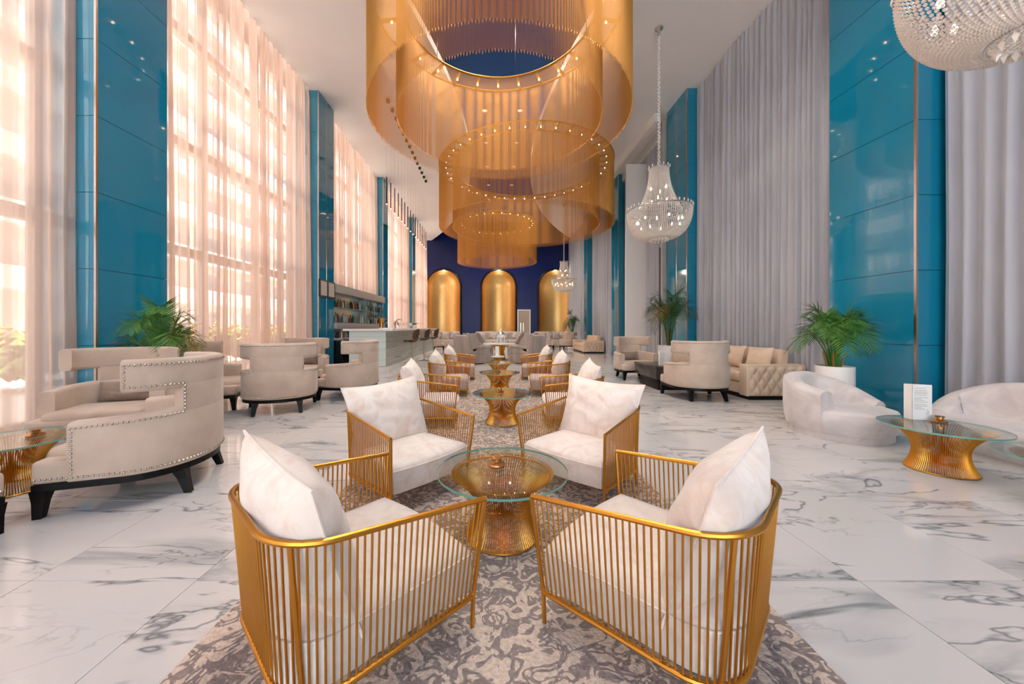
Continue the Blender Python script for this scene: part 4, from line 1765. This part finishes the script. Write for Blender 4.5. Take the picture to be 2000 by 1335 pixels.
sofc = pillow_mesh(.46, .44, .16, 9, 14, m='pale_fabric', pinch=.07)
for k, (sx, wd, lab) in enumerate([(-3.4, 2.3, 'pale banquette sofa before the left gold niche'), (0.25, 3.0, 'pale banquette sofa before the middle gold niche'), (3.6, 2.2, 'pale banquette sofa before the right gold niche')]):
    t = thing('banquette_sofa', lab, 'sofa', (sx, 22.6, 0), 0, 'pale banquette sofas')
    MB().rbox(-wd / 2, wd / 2, -.45, .45, 0.04, .42, .04).build('seat', 'pale_fabric', t)
    MB().rbox(-wd / 2, wd / 2, .22, .47, 0.3, .92, .08).build('backrest', 'pale_fabric', t)
    for s in (-1, 1):
        MB().rbox(s * wd / 2 - .11, s * wd / 2 + .11, -.45, .45, 0.04, .64, .08).build('arm', 'pale_fabric', t)
    for q in range(4):
        o = link('sofa_cushion', sofc)
        xx = sx - wd * .36 + wd * .24 * q
        o.matrix_world = Matrix.Translation((xx, 22.62, 0.66)) @ Matrix.Rotation(.2 * (q - 1.5), 4, 'Z') @ Matrix.Rotation(-.25, 4, 'X') @ Matrix.Rotation(.5 if q % 2 else 0.1, 4, 'Y')
        tag(o, 'pale cushion on the sofa before ' + lab.split(' before ')[1] + ', ' + ORD[q] + ' from the left', 'cushion', 'cushions on the far banquettes, ' + str(k))

# ================================================================== BAR
bar = thing('bar_counter', 'pale stone bar counter with white slab top along the windows', 'bar', (0, 0, 0))
BX0, BX1, BY0, BY1 = -3.83, -2.87, 9.4, 16.4
MB().box(BX0 + .02, BX1 - .02, BY0 + .02, BY1, 0.0, 1.07).build('body', 'bar_grey', bar, smooth=False)
n = 12
for k in range(n):
    z0 = 0.14 + (1.07 - .14) * k / n
    z1 = 0.14 + (1.07 - .14) * (k + 1) / n
    MB().box(BX1 - .02, BX1 + (.008 if k % 2 else 0.0), BY0 + .02, BY1, z0 + .002, z1 - .002).build('stone_strip', 'bar_stone', bar, smooth=False)
for k in range(6):
    z0 = 0.14 + (1.07 - .14) * k / 6
    MB().box(BX0, BX1, BY0, BY0 + .02, z0 + .0015, z0 + .155 - .0015).build('glass_strip', 'bar_glass', bar, smooth=False)
MB().box(BX0 - .02, BX1 + .14, BY0 - .16, BY1, 0, 0.13).build('plinth', 'bar_top', bar, smooth=False)
MB().rbox(BX0 - .12, BX1 + .22, BY0 - .12, BY1 + .1, 1.07, 1.125, .008).build('slab', 'bar_top', bar)
# footrests on the front
for yy in (10.2, 11.8, 13.4):
    MB().tube([(BX1, yy, .32), (BX1 + .12, yy, .32), (BX1 + .12, yy + .25, .32), (BX1, yy + .25, .32)], .012, 6).build('foot_rest', 'chrome', bar)


def stool(label, x, y):
    t = thing('bar_stool', label, 'stool', (x, y, 0), yaw(-.97, .25), 'brown bar stools')
    MB().lathe([(0.20, 0), (0.2, .008), (0.06, .03), (0.03, .05)], 28).build('base', 'chrome', t)
    MB().tube([(0, 0, .03), (0, 0, .70)], 0.024, 12).build('pole', 'chrome', t)

    def st(u, v):
        xx = (u - .5) * .40 * (1 - .25 * abs(2 * v - 1) ** 3)
        yy = (v - .5) * .42
        z = .715 + .06 * (2 * v - 1) ** 2 * (1 if v > .5 else .6) - .05 * max(0, (v - .75) / .25) ** 2 * 1.2 + .05 * abs(2 * u - 1) ** 2 + (.09 * ((.35 - v) / .35) ** 2 if v < .35 else 0)
        return (xx, yy, z)
    m = MB().grid(st, 12, 14)
    m.grid(lambda u, v: tuple(a + b for a, b in zip(st(u, v), (0, 0, -.02))), 12, 14, flip=True)
    m.build('seat', 'stool_brown', t, angle=60)
    MB().grid(lambda u, v: tuple(a + b for a, b in zip(st(.25 + u * .5, .12 + v * .55), (0, 0, .008))), 8, 8).build('pad', 'cream_leather', t, angle=60)

    def bk(u, v):
        a = (u - .5) * 2.2
        k = 1 - .35 * (2 * u - 1) ** 2
        z = .80 + .30 * v * (1 if v < .0 else 1) * k + .02
        return (.23 * math.sin(a) * (1.0 - .1 * v), -.02 - .23 * math.cos(a) * (.8 + .1 * v), z)
    m = MB().grid(bk, 14, 8)
    m.grid(lambda u, v: (lambda p: (p[0] * .94, p[1] * .94, p[2]))(bk(u, v)), 14, 8, flip=True)
    m.build('backrest', 'stool_brown', t, angle=60)
    MB().tube([(0, -.12, .72), (0, -.22, .78), (0, -.23, .92)], .014, 8).build('back_bracket', 'chrome', t)
    return t


stool('brown bar stool nearest the camera at the bar', -2.52, 10.9)
stool('brown bar stool in the middle of the three at the bar', -2.5, 12.6)
stool('brown bar stool farthest along the bar', -2.5, 14.5)

# back bar with shelves in the second bay
bb = thing('back_bar', 'back bar with mirrored bottle shelves under the short sheer curtain', 'shelving', (0, 0, 0))
SX = -4.56
MB().box(-4.72, -4.68, 10.05, 14.36, 0.85, 2.36).build('mirror_back', 'mirror_teal', bb, smooth=False)
MB().rbox(-4.74, -4.42, 10.03, 14.38, 2.14, 2.38, .01).build('fascia', 'bar_grey', bb)
MB().rbox(-4.74, -4.42, 10.03, 14.38, 1.12, 1.29, .01).build('ledge', 'bar_grey', bb)
for z in (1.295, 1.72):
    MB().box(-4.68, -4.42, 10.05, 14.36, z, z + .014).build('shelf', 'shelf_glass', bb, smooth=False)
MB().box(-4.68, -4.42, 12.28, 12.30, 1.30, 2.14).build('divider', 'shelf_glass', bb, smooth=False)
MB().box(-4.68, -4.42, 12.3, 14.36, 1.52, 1.53).box(-4.68, -4.42, 12.3, 14.36, 1.93, 1.94).build('shelf', 'shelf_glass', bb, smooth=False)
MB().rbox(-4.74, -4.25, 10.03, 14.38, 0.80, 0.86, .01).build('counter', 'bar_grey', bb)
for k in range(4):
    y0 = 10.06 + 1.07 * k
    d_ = MB().box(-4.72, -4.28, y0, y0 + 1.05, 0.05, 0.79).build('fridge', 'fridge_black', bb, smooth=False)
    MB().tube([(-4.265, y0 + .95, .25), (-4.265, y0 + .95, .65)], .01, 6).build('handle', 'chrome', d_)


def bottle_meshes():
    P = [
        [(0.034, 0), (0.036, .01), (0.036, .17), (0.028, .20), (0.013, .23), (0.013, .29), (0.015, .29), (0.015, .305)],
        [(0.038, 0), (0.040, .01), (0.040, .13), (0.03, .16), (0.014, .18), (0.014, .22), (0.018, .225), (0.018, .25)],
        [(0.03, 0), (0.031, .01), (0.033, .19), (0.02, .23), (0.012, .25), (0.012, .31), (0.014, .31), (0.014, .33)],
    ]
    out = []
    for p in P:
        for mm in BOT:
            out.append(MB().lathe(p, 10).mesh('bottle', mm))
    return out


bots = bottle_meshes()
rnd = random.Random(7)
lab_of = {1.309: 'small bottle on the lower mirrored shelf of the back bar', 1.734: 'small bottle on the upper mirrored shelf of the back bar', 0.86: 'small bottle on the low back bar counter above the fridges'}
for z, nn in ((1.309, 46), (1.734, 46), (0.86, 26)):
    for k in range(nn):
        span = (10.12, 14.3) if z != 0.86 else (10.1, 12.8)
        y = span[0] + (span[1] - span[0]) * (k + .5) / nn
        if abs(y - 12.29) < .05:
            continue
        warm = y < 12.3
        i = rnd.choice([0, 3, 1, 1, 4, 7, 6, 5, 2, 1] if warm else [1, 1, 7, 7, 2, 5, 4, 1])
        sc = rnd.uniform(.75, .98) if z != 0.86 else .72
        if not warm:
            sc = .68
        o = link('bottle', bots[rnd.randrange(3) * 8 + i], None, (-4.55 + rnd.uniform(-.07, .07), y, z + .0005), 0, (sc, sc, sc))
        tag(o, lab_of[z], 'bottle', 'bottles, ' + lab_of[z])
for z in (1.5305, 1.9405):
    for k in range(22):
        y = 12.36 + 1.95 * k / 22
        i = rnd.choice([1, 1, 7, 7, 2, 5, 4, 1])
        o = link('bottle', bots[rnd.randrange(3) * 8 + i], None, (-4.55 + rnd.uniform(-.05, .05), y, z), 0, (.58, .58, .56))
        lb = 'small pale bottle on the %s glass shelf of the far half back bar' % ('raised middle' if z < 1.7 else 'topmost')
        tag(o, lb, 'bottle', 'bottles, ' + lb)

# things on the bar counter
ZB = 1.125
v = thing('gold_vase', 'gold figured vase standing on the near end of the bar', 'vase', (-3.55, 11.2, ZB))
MB().lathe([(0.07, 0), (0.075, .01), (0.06, .1), (0.085, .25), (0.12, .34), (0.11, .34), (0.07, .24)], 20).build('body', 'brass', v)
for s in (-1, 1):
    MB().tube([(s * .1, 0, .3), (s * .2, 0, .28), (s * .17, 0, .18), (s * .07, 0, .15)], .012, 6).build('handle', 'brass', v)
g_ = MB().lathe([(0.03, 0), (0.031, .004), (0.004, .01), (0.004, .09), (0.03, .12), (0.038, .17), (0.034, .21), (0.031, .21), (0.03, .13), (0.004, .1)], 14).mesh('glass', 'crystal')
rnd = random.Random(4)
for k in range(9):
    o = link('wine_glass', g_, None, (-3.35 + rnd.uniform(-.15, .15), 12.2 + .22 * k, ZB), 0)
    tag(o, 'stemmed glass on the bar counter, ' + ORD[k] + ' from the camera', 'glass', 'glasses on the bar')
bx = MB().rbox(-.2, .2, -.12, .12, 0, .03, .004).build('serving_tray', 'paper')
bx.location = (-3.2, 10.6, ZB)
tag(bx, 'small white tray lying on the near part of the bar top', 'tray')
rk = thing('beer_tap', 'curved chrome beer tap on the bar counter', 'tap', (-3.2, 11.5, ZB))
MB().tube([(0, 0, 0), (0, 0, .18), (.04, 0, .26), (.12, 0, .30), (.2, 0, .28)], .022, 8).build('column', 'chrome', rk)
MB().tube([(.02, -.15, .22), (.02, .15, .22)], .02, 8).build('manifold', 'chrome', rk)
for k in range(3):
    MB().tube([(.02, -.12 + .12 * k, .22), (.07, -.12 + .12 * k, .2), (.08, -.12 + .12 * k, .12)], .009, 6).build('spout', 'chrome', rk)
pl_ = thing('counter_plant', 'small leafy plant on the far end of the bar', 'plant', (-3.3, 14.6, ZB))
MB().lathe([(0.07, 0), (0.09, .14), (0.08, .14), (0.07, .1)], 16).build('pot', 'pot_white', pl_)
rnd = random.Random(9)
for k in range(9):
    a = 2 * PI * k / 9
    l = rnd.uniform(.3, .5)
    pts = [Vector((math.cos(a) * l * u, math.sin(a) * l * u, .12 + .35 * u - .3 * u * u)) for u in (0, .25, .5, .75, 1)]
    sdv = Vector((-math.sin(a), math.cos(a), 0)) * .025
    mb = MB()
    for i in range(4):
        k0, k1 = [.3, 1, 1, .6, .05][i], [.3, 1, 1, .6, .05][i + 1]
        mb.add([pts[i] - sdv * k0, pts[i] + sdv * k0, pts[i + 1] + sdv * k1, pts[i + 1] - sdv * k1], [(0, 1, 2, 3)])
    mb.build('leaf', 'leaf_dark', pl_, smooth=False)

# two framed panels on the bar pillar
for k, (y0, lab) in enumerate(((9.14, 'black framed pale panel on the bar pillar, nearer the camera'), (9.57, 'black framed pale panel on the bar pillar, nearer the bar'))):
    t = thing('framed_panel', lab, 'frame', (-4.495, y0, 1.95), group='framed panels on the pillar')
    MB().box(0.0, 0.03, 0.0, .42, 0, .46).build('frame', 'frame_black', t, smooth=False)
    MB().box(0.03, 0.034, 0.045, .375, 0.045, .415).build('print', 'frame_art', t, smooth=False)
